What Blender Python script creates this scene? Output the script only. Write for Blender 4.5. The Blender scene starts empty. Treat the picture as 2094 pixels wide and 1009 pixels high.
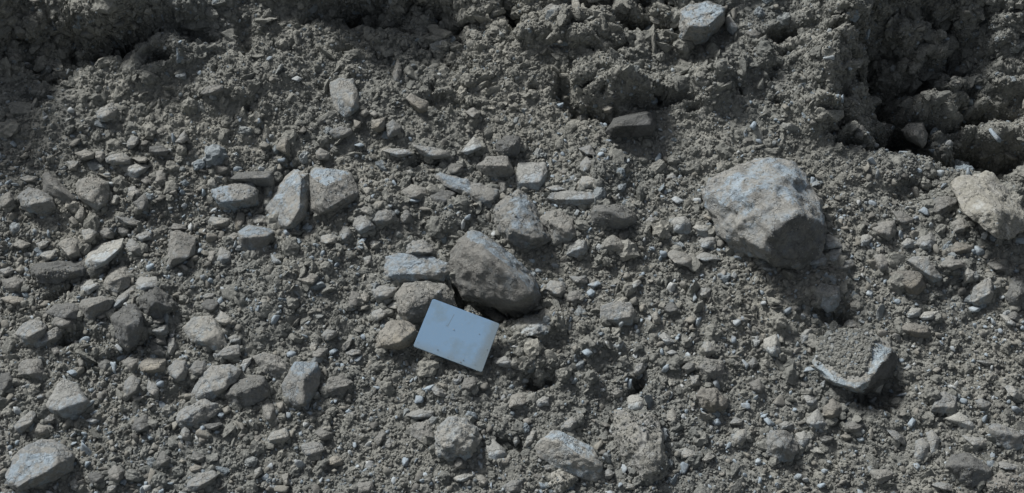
import bpy, bmesh, math, random
import numpy as np
from mathutils import Vector
from mathutils.bvhtree import BVHTree
rad = math.radians
C = bpy.context.scene.collection
RNG = np.random.default_rng(7)
random.seed(7)

# ---------------------------------------------------------------- camera
W, H = 2094.0, 1009.0
DIST, PITCH, HFOV = 2.7, rad(36), rad(39)
CAM = np.array([0.0, -DIST*math.cos(PITCH), DIST*math.sin(PITCH)])
FWD = np.array([0.0, math.cos(PITCH), -math.sin(PITCH)])
RGT = np.array([1.0, 0, 0]); UPV = np.array([0.0, math.sin(PITCH), math.cos(PITCH)])
FPX = (W/2)/math.tan(HFOV/2)
cd = bpy.data.cameras.new("camera"); cam = bpy.data.objects.new("camera", cd); C.objects.link(cam)
cam.location = CAM; cam.rotation_euler = (rad(90)-PITCH, 0, 0)
cd.angle = HFOV; cd.clip_start = 0.05; cd.clip_end = 200
bpy.context.scene.camera = cam

# ---------------------------------------------------------------- light
SUN_DIR = Vector((-0.50, 0.30, 0.80)).normalized()          # towards the sun: upper left, a little behind the bank
world = bpy.data.worlds.new("World"); bpy.context.scene.world = world; world.use_nodes = True
nt = world.node_tree; bg = nt.nodes['Background']
sky = nt.nodes.new('ShaderNodeTexSky'); sky.sky_type = 'NISHITA'; sky.sun_disc = False
sky.sun_elevation = math.asin(SUN_DIR.z); sky.sun_rotation = math.atan2(SUN_DIR.x, SUN_DIR.y)
sky.air_density = 1.0; sky.dust_density = 4.0; sky.ozone_density = 1.0
hs = nt.nodes.new('ShaderNodeHueSaturation'); hs.inputs['Saturation'].default_value = .45      # veiled, whitish sky
nt.links.new(sky.outputs[0], hs.inputs['Color']); nt.links.new(hs.outputs[0], bg.inputs[0]); bg.inputs[1].default_value = 0.058
sl = bpy.data.lights.new("sun", 'SUN'); so = bpy.data.objects.new("sun", sl); C.objects.link(so)
sl.energy = 3.1; sl.angle = rad(12); sl.color = (1.0, 0.975, 0.955)
so.rotation_euler = SUN_DIR.to_track_quat('Z', 'Y').to_euler()
vs = bpy.context.scene.view_settings
vs.view_transform = 'Standard'; vs.look = 'None'; vs.gamma = 1; vs.use_curve_mapping = False
vs.exposure = 0.38

# ---------------------------------------------------------------- noise
def hsh(ix, iy, iz, seed):
    h = (ix.astype(np.int64)*374761393 + iy.astype(np.int64)*668265263 + iz.astype(np.int64)*2147483647 + seed*1274126177) & 0xffffffff
    h = ((h ^ (h >> 13))*1274126177) & 0xffffffff
    h = ((h ^ (h >> 16))*2246822519) & 0xffffffff
    return ((h ^ (h >> 15)) & 0xffffff)/16777216.0
def vnoise3(p, seed=0):
    i = np.floor(p).astype(np.int64); f = p-i; f = f*f*f*(f*(f*6-15)+10)
    r = 0
    for dx in (0, 1):
        wx = f[:, 0] if dx else 1-f[:, 0]
        for dy in (0, 1):
            wy = f[:, 1] if dy else 1-f[:, 1]
            for dz in (0, 1):
                wz = f[:, 2] if dz else 1-f[:, 2]
                r = r+wx*wy*wz*hsh(i[:, 0]+dx, i[:, 1]+dy, i[:, 2]+dz, seed)
    return r*2-1
def vnoise2(x, y, seed=0):
    ix = np.floor(x).astype(np.int64); iy = np.floor(y).astype(np.int64)
    fx = x-ix; fy = y-iy; fx = fx*fx*fx*(fx*(fx*6-15)+10); fy = fy*fy*fy*(fy*(fy*6-15)+10)
    z = np.zeros_like(ix)
    a = hsh(ix, iy, z, seed); b = hsh(ix+1, iy, z, seed); c = hsh(ix, iy+1, z, seed); d = hsh(ix+1, iy+1, z, seed)
    return (a*(1-fx)*(1-fy)+b*fx*(1-fy)+c*(1-fx)*fy+d*fx*fy)*2-1
def fbm2(x, y, freq, octv, seed=0, gain=0.5):
    r = 0; a = 1.0; t = 0
    for k in range(octv):
        ang = 0.7*k+0.3; ca, sa = math.cos(ang), math.sin(ang)
        r = r+a*vnoise2((x*ca-y*sa)*freq+k*13.7, (x*sa+y*ca)*freq-k*7.1, seed+k); t += a; a *= gain; freq *= 2.03
    return r/t
def fbm3(p, freq, octv, seed=0, gain=0.5):
    r = 0; a = 1.0; t = 0
    for k in range(octv):
        r = r+a*vnoise3(p*freq+k*11.3, seed+k); t += a; a *= gain; freq *= 2.05
    return r/t
def domes(x, y, cell, seed, fill=1.0):
    """rounded lumps: height (0..~1) of the highest lump over each point, lumps random in place, size and presence"""
    X = x/cell; Y = y/cell; ix = np.floor(X).astype(np.int64); iy = np.floor(Y).astype(np.int64)
    z = np.zeros_like(ix); out = np.zeros_like(X)
    for dx in (-1, 0, 1):
        for dy in (-1, 0, 1):
            cx = ix+dx; cy = iy+dy
            px = cx+hsh(cx, cy, z, seed); py = cy+hsh(cx, cy, z, seed+1)
            r = 0.35+0.5*hsh(cx, cy, z, seed+2); q = hsh(cx, cy, z, seed+3) < fill
            an = hsh(cx, cy, z, seed+4)*3.14; el = 1.0+0.7*hsh(cx, cy, z, seed+5)
            ux = (X-px)*np.cos(an)+(Y-py)*np.sin(an); uy = (-(X-px)*np.sin(an)+(Y-py)*np.cos(an))*el
            d2 = (ux*ux+uy*uy)/(r*r)
            out = np.maximum(out, np.where(q, r*np.sqrt(np.maximum(0, 1-d2)), 0))
    return out

# ---------------------------------------------------------------- ground profile (x across, s up the slope)
SS = np.linspace(-7, 9, 3201)
def slope_angle(s):
    pts = np.array([[-7, 4], [-2.2, 8], [-0.9, 20], [-0.3, 24], [0.05, 27], [0.30, 34], [0.50, 39], [0.75, 42], [1.1, 44], [1.7, 38], [2.2, 20], [3.0, 8], [9, 3]])
    return np.radians(np.interp(s, pts[:, 0], pts[:, 1]))
AA = slope_angle(SS)
k_ = np.ones(61)/61; AA = np.convolve(np.pad(AA, 30, mode='edge'), k_, 'valid')
ds = SS[1]-SS[0]
YY = np.cumsum(np.cos(AA))*ds; ZZ = np.cumsum(np.sin(AA))*ds
i0 = np.argmin(abs(SS)); YY -= YY[i0]; ZZ -= ZZ[i0]
def base_pt(x, s):
    return np.stack([x, np.interp(s, SS, YY), np.interp(s, SS, ZZ)], -1)
def base_nm(x, s):
    a = np.interp(s, SS, AA)
    return np.stack([np.zeros_like(a), -np.sin(a), np.cos(a)], -1)
def ray_dir(px, py):
    d = FWD + RGT*((px-W/2)/FPX) - UPV*((py-H/2)/FPX)
    return d
def px_to_xs(px, py):
    """where the sight line through a place in the photo meets the smooth base slope"""
    d = ray_dir(px, py)
    t = np.linspace(1.0, 6.0, 4000)
    y = CAM[1]+d[1]*t; z = CAM[2]+d[2]*t
    gz = np.interp(y, YY, ZZ); k = np.argmax(z <= gz)
    tt = t[k]; yy = CAM[1]+d[1]*tt
    return CAM[0]+d[0]*tt, float(np.interp(yy, YY, SS)), tt

# large shapes of the bank, each: px, py (centre in the photo), rx, ry (photo pixels), rotation, height in m (negative = hollow), edge sharpness
FEAT = [
 # shaded, hackly recess at far right with a black hollow at its foot
 (1945,165,190,165,-12,-.18,1.9),(1850,292,60,22,12,-.24,2.2),(1955,318,62,26,18,-.34,2.4),(2065,335,60,26,-8,-.30,2.2),(2095,285,40,28,0,-.15,2),(1890,232,60,26,-12,-.12,2),(2040,205,50,20,5,-.10,2),(1985,268,44,12,10,-.10,2),(1720,255,40,14,10,-.05,2),(1930,215,80,40,-5,.06,1.6),(2050,150,70,50,0,.06,1.6),
 (1710,150,70,130,12,.065,1.6),(1820,90,40,60,0,-.05,1.5),(2065,240,70,26,0,.05,2.0),(2000,90,80,30,0,-.05,1.6),(1880,120,50,30,0,.04,1.6),(1690,10,60,60,0,.05,1.6),
 # clod mass above the dark wedge and its hollows
 (1250,170,90,46,20,.055,1.8),(1168,195,20,45,-28,-.07,2),(1215,240,55,14,25,-.06,2),(1340,215,50,16,-10,-.04,1.8),(1420,190,90,50,0,.03,1.6),
 (1610,72,62,20,0,-.07,2),(1762,90,36,18,0,-.07,2),(1605,118,40,10,0,-.04,2),(1500,140,90,40,-10,.03,1.5),
 (1225,14,60,20,0,-.09,2),(1310,55,60,16,10,-.07,2),(1045,20,22,26,0,-.09,2),(800,30,160,36,8,-.08,1.8),(690,10,110,30,0,-.035,1.5),
 (880,95,80,36,20,-.03,1.5),(957,115,12,50,-12,-.04,2),(800,130,60,40,0,-.02,1.5),(900,212,70,16,10,-.025,1.6),(1120,60,80,30,0,.03,1.6),
 # recess upper left, and an unseen spur added outside the frame to shade it
 (-150,-10,110,130,15,.24,1.7),(700,-90,160,50,0,.10,2.0),(240,85,62,30,-15,-.22,2.2),(70,100,130,90,0,-.07,1.6),(210,20,110,26,0,.04,1.6),(110,45,60,30,0,-.05,1.6),(385,75,44,18,0,-.04,1.8),(490,50,24,60,0,-.025,1.6),
 (330,130,90,40,-25,.03,1.5),(470,170,100,50,0,.02,1.5),(330,20,90,40,0,.04,1.5),
 # irregularities and gaps below
 (895,335,40,9,5,-.06,2.2),(590,375,18,40,0,-.03,2),(1015,635,95,20,12,-.05,2),(935,595,14,35,-20,-.04,2),(1530,520,45,14,30,-.05,2.2),
 (1705,645,34,20,-35,-.04,2),(1800,805,60,30,-30,-.045,2),(1110,785,46,16,-12,-.05,2.2),(1313,785,18,24,15,-.055,2.2),(1150,720,95,60,0,.04,1.7),
 (1255,790,50,20,0,.02,2),(930,440,60,40,0,.03,1.7),(1240,480,90,60,0,.02,1.6),(1355,365,40,10,0,-.03,2),(230,555,40,12,-30,-.03,2),
 (300,640,50,60,0,.02,1.6),(330,395,60,50,0,.015,1.6),(160,700,60,20,0,-.03,1.8),(1950,560,100,30,10,.02,1.6),(1040,905,40,20,30,-.02,2),
 (1870,380,70,22,0,-.03,1.8),(1170,395,100,50,0,.02,1.6),(700,440,120,50,-10,.02,1.6),(560,560,150,70,0,.012,1.5),
 (200,500,120,12,-35,-.02,1.8),(120,610,90,10,-35,-.02,1.8),(420,780,90,10,-35,-.018,1.8),(260,720,70,9,-35,-.02,1.8)]
_r = random.Random(12)
for x0, x1, y0, y1, n, big in ((1690, 2094, 10, 330, 46, 1.0), (0, 330, 15, 180, 22, .8), (600, 1400, 0, 110, 24, .75), (1150, 1420, 130, 250, 10, .6), (1500, 1800, 60, 220, 10, .6), (350, 1100, 80, 230, 14, .35)):
    for _ in range(n):
        FEAT.append((_r.uniform(x0, x1), _r.uniform(y0, y1), _r.uniform(12, 42)*big, _r.uniform(7, 17)*big, _r.uniform(-25, 25), -_r.uniform(.03, .085)*big, 2))
def features():
    out = []
    for px, py, rx, ry, an, hh, sh in FEAT:
        x, s, t = px_to_xs(px, py)
        x2, s2, _ = px_to_xs(px, py-ry); x3, s3, _ = px_to_xs(px, py+ry)
        out.append((x, s, rx*t/FPX, max(abs(s2-s3)/2, .01), rad(an), hh, sh))
    return out
FX = features()
def steep(s):
    return np.clip((s-0.22)/0.25, 0, 1)
CALM = [px_to_xs(px, py)[:2]+(rx, rs, am) for px, py, rx, rs, am in ((1600, 20, .20, .10, .9), (330, 175, .22, .09, .8), (1080, 200, .14, .12, .5), (1450, 300, .22, .08, .6), (560, 60, .16, .14, .35))]
ROUGH = [px_to_xs(px, py)[:2]+(rx, rs) for px, py, rx, rs in ((1900, 180, .28, .22), (60, 90, .2, .14), (1240, 180, .10, .08))]
def ruggedness(x, s):
    """how hackly the bank is: fine sliding dirt in the calm places, broken clods in the rough ones"""
    w = x+.05*fbm2(x, s, 7, 2, 91); v = s+.05*fbm2(x, s, 7, 2, 93)
    g = .62+0*x
    for cx, cs, rx, rs in ROUGH: g = g+.55*np.exp(-((w-cx)/rx)**2-((v-cs)/rs)**2)
    for cx, cs, rx, rs, am in CALM: g = g*(1-am*np.exp(-((w-cx)/rx)**2-((v-cs)/rs)**2))
    return np.clip(g, 0, 1.15)
def macro(x, s):
    h = 0.030*fbm2(x, s, 2.2, 3, 11)+0.012*fbm2(x, s, 8, 2, 19)
    m = steep(s)*(0.55+0.45*np.clip(fbm2(x, s, 1.1, 1, 5)*2, -1, 1))
    h = h+m*(0.035*fbm2(x, s, 4.0, 2, 31))
    wx = x+0.032*fbm2(x, s, 9, 4, 41, .6); ws = s+0.032*fbm2(x, s, 9, 4, 47, .6)     # ragged outlines
    lum = 1+.9*fbm2(x, s, 16, 3, 53)
    for cx, cs, rx, rs, an, hh, sh in FX:
        dx = wx-cx; dy = ws-cs
        u = (dx*math.cos(an)-dy*math.sin(an))/rx; v = (dx*math.sin(an)+dy*math.cos(an))/rs
        d = u*u+v*v
        h = h+hh*lum*np.exp(-0.5*(d*1.5)**sh)
    return h
# coarse copy of the slope used to stand things on it
gx = np.linspace(-1.6, 1.6, 321); gs = np.linspace(-1.1, 1.3, 241)
GX, GS = np.meshgrid(gx, gs)
mm = macro(GX.ravel(), GS.ravel())
mp = base_pt(GX.ravel(), GS.ravel())+base_nm(GX.ravel(), GS.ravel())*mm[:, None]
n1, n2 = len(gx), len(gs)
fc = [(j*n1+i, j*n1+i+1, (j+1)*n1+i+1, (j+1)*n1+i) for j in range(n2-1) for i in range(n1-1)]
BVH = BVHTree.FromPolygons([Vector(v) for v in mp], fc)
def hit(px, py):
    d = ray_dir(px, py); L = np.linalg.norm(d)
    r = BVH.ray_cast(Vector(CAM), Vector(d/L))
    if r[0] is None: return None
    return r[3]/L                          # parameter t along d

# ---------------------------------------------------------------- materials
def mat(name, build):
    m = bpy.data.materials.new(name); m.use_nodes = True
    t = m.node_tree; b = t.nodes['Principled BSDF']; b.inputs['Roughness'].default_value = 0.92
    b.inputs['Specular IOR Level'].default_value = 0.25
    build(t, b); return m
def N(t, ty, **kw):
    n = t.nodes.new(ty)
    for k, v in kw.items(): setattr(n, k, v)
    return n
def noise(t, vec, scale, detail=6, rough=.6):
    n = N(t, 'ShaderNodeTexNoise'); n.inputs['Scale'].default_value = scale; n.inputs['Detail'].default_value = detail
    n.inputs['Roughness'].default_value = rough; t.links.new(vec, n.inputs['Vector']); return n.outputs['Fac']
def ramp(t, fac, stops, interp='LINEAR'):
    r = N(t, 'ShaderNodeValToRGB'); r.color_ramp.interpolation = interp; e = r.color_ramp.elements
    while len(e) < len(stops): e.new(0.5)
    for k, (p, c) in enumerate(stops):
        e[k].position = p; e[k].color = (*c, 1) if len(c) == 3 else c
    t.links.new(fac, r.inputs[0]); return r.outputs[0]
def mix(t, fac, a, b, mode='MIX'):
    m = N(t, 'ShaderNodeMix', data_type='RGBA', blend_type=mode)
    for sock, v in ((0, fac), (6, a), (7, b)):
        if hasattr(v, 'is_output'): t.links.new(v, m.inputs[sock])
        else: m.inputs[sock].default_value = v if sock == 0 else (*v, 1)
    return m.outputs[2]
def math_(t, op, a, b):
    m = N(t, 'ShaderNodeMath', operation=op)
    for k, v in ((0, a), (1, b)):
        if hasattr(v, 'is_output'): t.links.new(v, m.inputs[k])
        else: m.inputs[k].default_value = v
    return m.outputs[0]
def bump(t, b, h, strength, dist):
    n = N(t, 'ShaderNodeBump'); n.inputs['Strength'].default_value = strength; n.inputs['Distance'].default_value = dist
    t.links.new(h, n.inputs['Height']); t.links.new(n.outputs[0], b.inputs['Normal'])
SOIL_A, SOIL_B, SOIL_C = (.20, .21, .20), (.28, .288, .27), (.36, .363, .335)
def soil_build(t, b, isl=False):
    co = N(t, 'ShaderNodeTexCoord').outputs['Object']
    if isl:
        ge = N(t, 'ShaderNodeNewGeometry'); r = ge.outputs['Random Per Island']
        col = ramp(t, r, [(0, SOIL_A), (.45, SOIL_B), (.80, SOIL_B), (.9, SOIL_C), (.96, (.24, .29, .33)), (1, (.40, .43, .44))])
    else:
        col = ramp(t, noise(t, co, 9, 8, .7), [(.3, SOIL_A), (.5, SOIL_B), (.72, SOIL_C)])
    n2 = noise(t, co, 160, 5, .7)
    col = mix(t, 0.8, col, ramp(t, n2, [(.3, (.55, .55, .55)), (.7, (1.25, 1.25, 1.25))]), 'MULTIPLY')
    n3 = noise(t, co, 3.0, 4, .55)
    col = mix(t, .7, col, ramp(t, n3, [(.3, (.78, .80, .80)), (.7, (1.12, 1.08, 1.0))]), 'MULTIPLY')
    t.links.new(col, b.inputs['Base Color'])
    h = math_(t, 'ADD', noise(t, co, 260, 6, .75), math_(t, 'MULTIPLY', noise(t, co, 90, 4, .6), 1.2))
    bump(t, b, h, .9, .004)
M_SOIL = mat('crumbly_soil', soil_build)
M_CRUMB = mat('soil_crumbs', lambda t, b: soil_build(t, b, True))
def rock_build(main, patch, dust, amt_patch, amt_dust, isl=False, fine=1.0):
    def f(t, b):
        co = N(t, 'ShaderNodeTexCoord').outputs['Object']
        if isl: r = N(t, 'ShaderNodeNewGeometry').outputs['Random Per Island']
        else: r = N(t, 'ShaderNodeObjectInfo').outputs['Random']
        s1 = noise(t, co, 15, 8, .66)
        col = mix(t, ramp(t, s1, [(max(0, .62-amt_patch), (0, 0, 0)), (.70-amt_patch, (1, 1, 1))]), main, patch)
        s2 = noise(t, co, 38, 9, .72)
        col = mix(t, ramp(t, s2, [(.66-amt_dust, (0, 0, 0)), (.80-amt_dust, (1, 1, 1))]), col, dust)
        col = mix(t, .85, col, ramp(t, noise(t, co, 210, 6, .75), [(.3, (.62, .62, .62)), (.7, (1.28, 1.28, 1.28))]), 'MULTIPLY')
        sp = noise(t, co, 120, 3, .5)
        col = mix(t, ramp(t, sp, [(.66, (0, 0, 0)), (.80, (.12, .12, .12))]), col, (.15, .15, .14))
        col = mix(t, 1.0, col, ramp(t, r, [(0, (.80, .80, .80)), (.5, (1, 1, 1)), (1, (1.18, 1.16, 1.12))]), 'MULTIPLY')
        t.links.new(col, b.inputs['Base Color'])
        h = math_(t, 'ADD', noise(t, co, 180, 8, .75), math_(t, 'MULTIPLY', noise(t, co, 45, 5, .6), 2.0))
        cr = math_(t, 'ABSOLUTE', math_(t, 'SUBTRACT', noise(t, co, 17, 5, .6), .5), 0)       # hairline cracks and chipped ledges
        h = math_(t, 'ADD', h, math_(t, 'MULTIPLY', ramp(t, cr, [(0, (0, 0, 0)), (.014, (1, 1, 1))]), .9))
        bump(t, b, h, .8*fine, .0035)
    return f
DUST = (.275, .278, .26)
MR = {
 'b': mat('bluish_stone', rock_build((.235, .256, .262), (.275, .34, .39), DUST, .14, .27)),
 'w': mat('pale_stone', rock_build((.31, .32, .305), (.34, .39, .42), (.28, .28, .262), .13, .17)),
 'g': mat('dusty_grey_stone', rock_build((.215, .222, .212), (.27, .30, .315), (.25, .25, .232), .10, .25)),
 't': mat('tan_stone', rock_build((.252, .249, .226), (.275, .262, .222), (.24, .238, .22), .14, .18)),
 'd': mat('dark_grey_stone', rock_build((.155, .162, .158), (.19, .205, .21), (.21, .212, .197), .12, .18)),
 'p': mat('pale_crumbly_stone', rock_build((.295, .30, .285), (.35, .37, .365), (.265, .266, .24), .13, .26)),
 'k': mat('painted_shade_stone', rock_build((.10, .105, .103), (.13, .135, .135), (.17, .172, .16), .10, .10)),  # near black: shade put into the colour of the wedge and one rock side
 'f': mat('fresh_blue_fracture', rock_build((.275, .335, .38), (.33, .40, .45), (.265, .27, .255), .15, .22)),
}
# fresh bluish broken faces of single rocks, darker faces, and 'k' for painted shade: start of the rock's label, tile, colour, outline of the face
FACETS = [('big brown grey rock','G','f','955,470 978,470 1110,570 1104,602 1080,588 1040,543 1000,513 960,492'),
 ('smooth grey block','M2','f','330,30 430,35 560,55 520,112 430,146 380,122 345,90'),
 ('long slab','B3','f','180,690 260,630 305,632 400,685 506,742 504,800 430,786 330,716 230,682'),
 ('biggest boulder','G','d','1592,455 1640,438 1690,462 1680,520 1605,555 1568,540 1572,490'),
 ('biggest boulder','G','f','1500,360 1560,320 1630,330 1650,390 1620,420 1560,380 1530,400 1480,420 1455,395'),
 ('angular cube like','B2','f','235,225 375,228 385,268 290,334 222,292'),
 ('wide rock','M1','f','1265,150 1400,140 1385,200 1440,232 1540,240 1510,300 1400,310 1320,275'),
 ('flat topped','G','f','485,468 510,456 565,470 549,484 493,487'),
 ('large rock in the bottom','B1','f','30,905 60,820 130,780 250,780 320,800 300,850 100,948 50,950'),
 ('large rock capped','B4','f','305,235 345,225 440,322 560,372 640,325 655,180 700,130 770,150 790,172 720,245 640,350 600,395 540,405 420,360'),
 ('large rock capped','B4','k','598,398 650,342 728,238 800,165 830,160 830,330 700,420 640,440'),  # side turned from the sun, its shade painted in
 ('blue topped boulder','T3','f','1040,60 1110,30 1315,40 1295,85 1210,160 1100,158 1060,140'),
 ('tall dusty bluish','G','f','1040,420 1075,385 1085,430 1110,455 1090,480 1050,470'),
 ('wide crusted','G','f','780,530 830,505 880,515 925,545 915,560 870,560 800,572 780,560'),
 ('upright pale block','M2','f','180,100 240,45 300,75 270,110 200,150 160,250 120,240'),
 ('long pale blue crusted','M2','f','1100,80 1140,65 1300,110 1300,170 1180,140')]
def gravel_build(t, b):
    co = N(t, 'ShaderNodeTexCoord').outputs['Object']
    r = N(t, 'ShaderNodeNewGeometry').outputs['Random Per Island']
    col = ramp(t, r, [(0, (.14, .14, .13)), (.25, (.20, .20, .18)), (.55, (.245, .24, .21)), (.62, (.27, .265, .24)), (.68, (.27, .32, .36)), (.86, (.32, .385, .43)), (.95, (.40, .44, .455)), (1, (.46, .48, .47))])
    col = mix(t, ramp(t, noise(t, co, 70, 7, .7), [(.50, (0, 0, 0)), (.66, (.7, .7, .7))]), col, DUST)
    col = mix(t, .8, col, ramp(t, noise(t, co, 230, 5, .7), [(.3, (.65, .65, .65)), (.7, (1.25, 1.25, 1.25))]), 'MULTIPLY')
    t.links.new(col, b.inputs['Base Color'])
    bump(t, b, noise(t, co, 240, 7, .7), .6, .003)
M_GRAVEL = mat('mixed_gravel', gravel_build)

# ---------------------------------------------------------------- mesh helpers
def mesh_np(name, V, F, m, smooth=True, parent=None):
    me = bpy.data.meshes.new(name); n = len(V); f = len(F); k = F.shape[1]
    me.vertices.add(n); me.vertices.foreach_set('co', np.ascontiguousarray(V, dtype=np.float32).ravel())
    me.loops.add(f*k); me.loops.foreach_set('vertex_index', np.ascontiguousarray(F, dtype=np.int32).ravel())
    me.polygons.add(f); me.polygons.foreach_set('loop_start', np.arange(0, f*k, k, dtype=np.int32))
    me.polygons.foreach_set('use_smooth', np.full(f, smooth))
    me.update(calc_edges=True); me.materials.append(m)
    o = bpy.data.objects.new(name, me); C.objects.link(o)
    if parent: o.parent = parent
    return o
def tag(o, label=None, cat=None, group=None, kind=None):
    if label: o['label'] = label
    if cat: o['category'] = cat
    if group: o['group'] = group
    if kind: o['kind'] = kind
ICO = {}
def ico(n):
    if n not in ICO:
        bm = bmesh.new(); bmesh.ops.create_icosphere(bm, subdivisions=n, radius=1)
        ICO[n] = (np.array([v.co[:] for v in bm.verts]), np.array([[v.index for v in f.verts] for f in bm.faces])); bm.free()
    return ICO[n]

# ---------------------------------------------------------------- the slope
def nonuni(a, b, step, far_a, far_b, g=1.09):
    mid = list(np.arange(a, b, step)); lo = []; hi = []
    x, st = a, step
    while x > far_a: st *= g; x -= st; lo.append(x)
    x, st = mid[-1], step
    while x < far_b: st *= g; x += st; hi.append(x)
    return np.array(lo[::-1]+mid+hi)
ux = nonuni(-1.22, 1.22, .0024, -9, 9); us = nonuni(-.62, .78, .0024, -6.9, 8.9)
UX, US = np.meshgrid(ux, us); X = UX.ravel(); S = US.ravel()
def micro(x, s):
    st = steep(s)*ruggedness(x, s)
    lump = np.clip(0.5+0.9*fbm2(x, s, 3.5, 2, 77), .15, 1.3)
    h = 0.007*lump*fbm2(x, s, 34, 4, 51, .6)
    h = h+0.008*lump*domes(x, s, .030, 101, .55)+.0062*domes(x+.013, s, .015, 131, .7)+.0038*domes(x, s+.007, .0085, 161, .75)
    h = h+st*(0.022*domes(x, s, .07, 201, .6)+0.014*domes(x, s, .036, 231, .7)+.022*fbm2(x, s, 15, 5, 61, .62)+.012*(1-2*np.abs(fbm2(x, s, 30, 3, 71))))
    return h
Z = macro(X, S)+micro(X, S)
P = base_pt(X, S)+base_nm(X, S)*Z[:, None]
nx_, ns_ = len(ux), len(us)
G3 = P.reshape(ns_, nx_, 3)
du = np.gradient(G3, axis=1); dv = np.gradient(G3, axis=0); NRM = np.cross(du, dv).reshape(-1, 3); NRM /= np.linalg.norm(NRM, axis=1)[:, None]
kk = np.where((steep(S) > 0) & (np.abs(X) < 1.6) & (S < 1.3))[0]
q = P[kk]; am = (steep(S[kk])*ruggedness(X[kk], S[kk]))[:, None]
P[kk] += NRM[kk]*am*(.016*fbm3(q, 28, 4, 5, .6)+.010*(1-2*np.abs(fbm3(q, 55, 3, 15))))[:, None]
a_ = (np.arange(ns_-1)[:, None]*nx_+np.arange(nx_-1)[None, :]).ravel()
F = np.stack([a_, a_+1, a_+1+nx_, a_+nx_], 1)
ground = mesh_np('ground', P, F, M_SOIL); tag(ground, kind='structure')
G3 = P.reshape(ns_, nx_, 3); CELL = np.linalg.norm(np.cross(G3[:-1, 1:]-G3[:-1, :-1], G3[1:, :-1]-G3[:-1, :-1]), axis=2)
NRM = np.cross(np.gradient(G3, axis=1), np.gradient(G3, axis=0)); NRM /= np.linalg.norm(NRM, axis=2)[..., None]
HG = Z.reshape(ns_, nx_)
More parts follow.
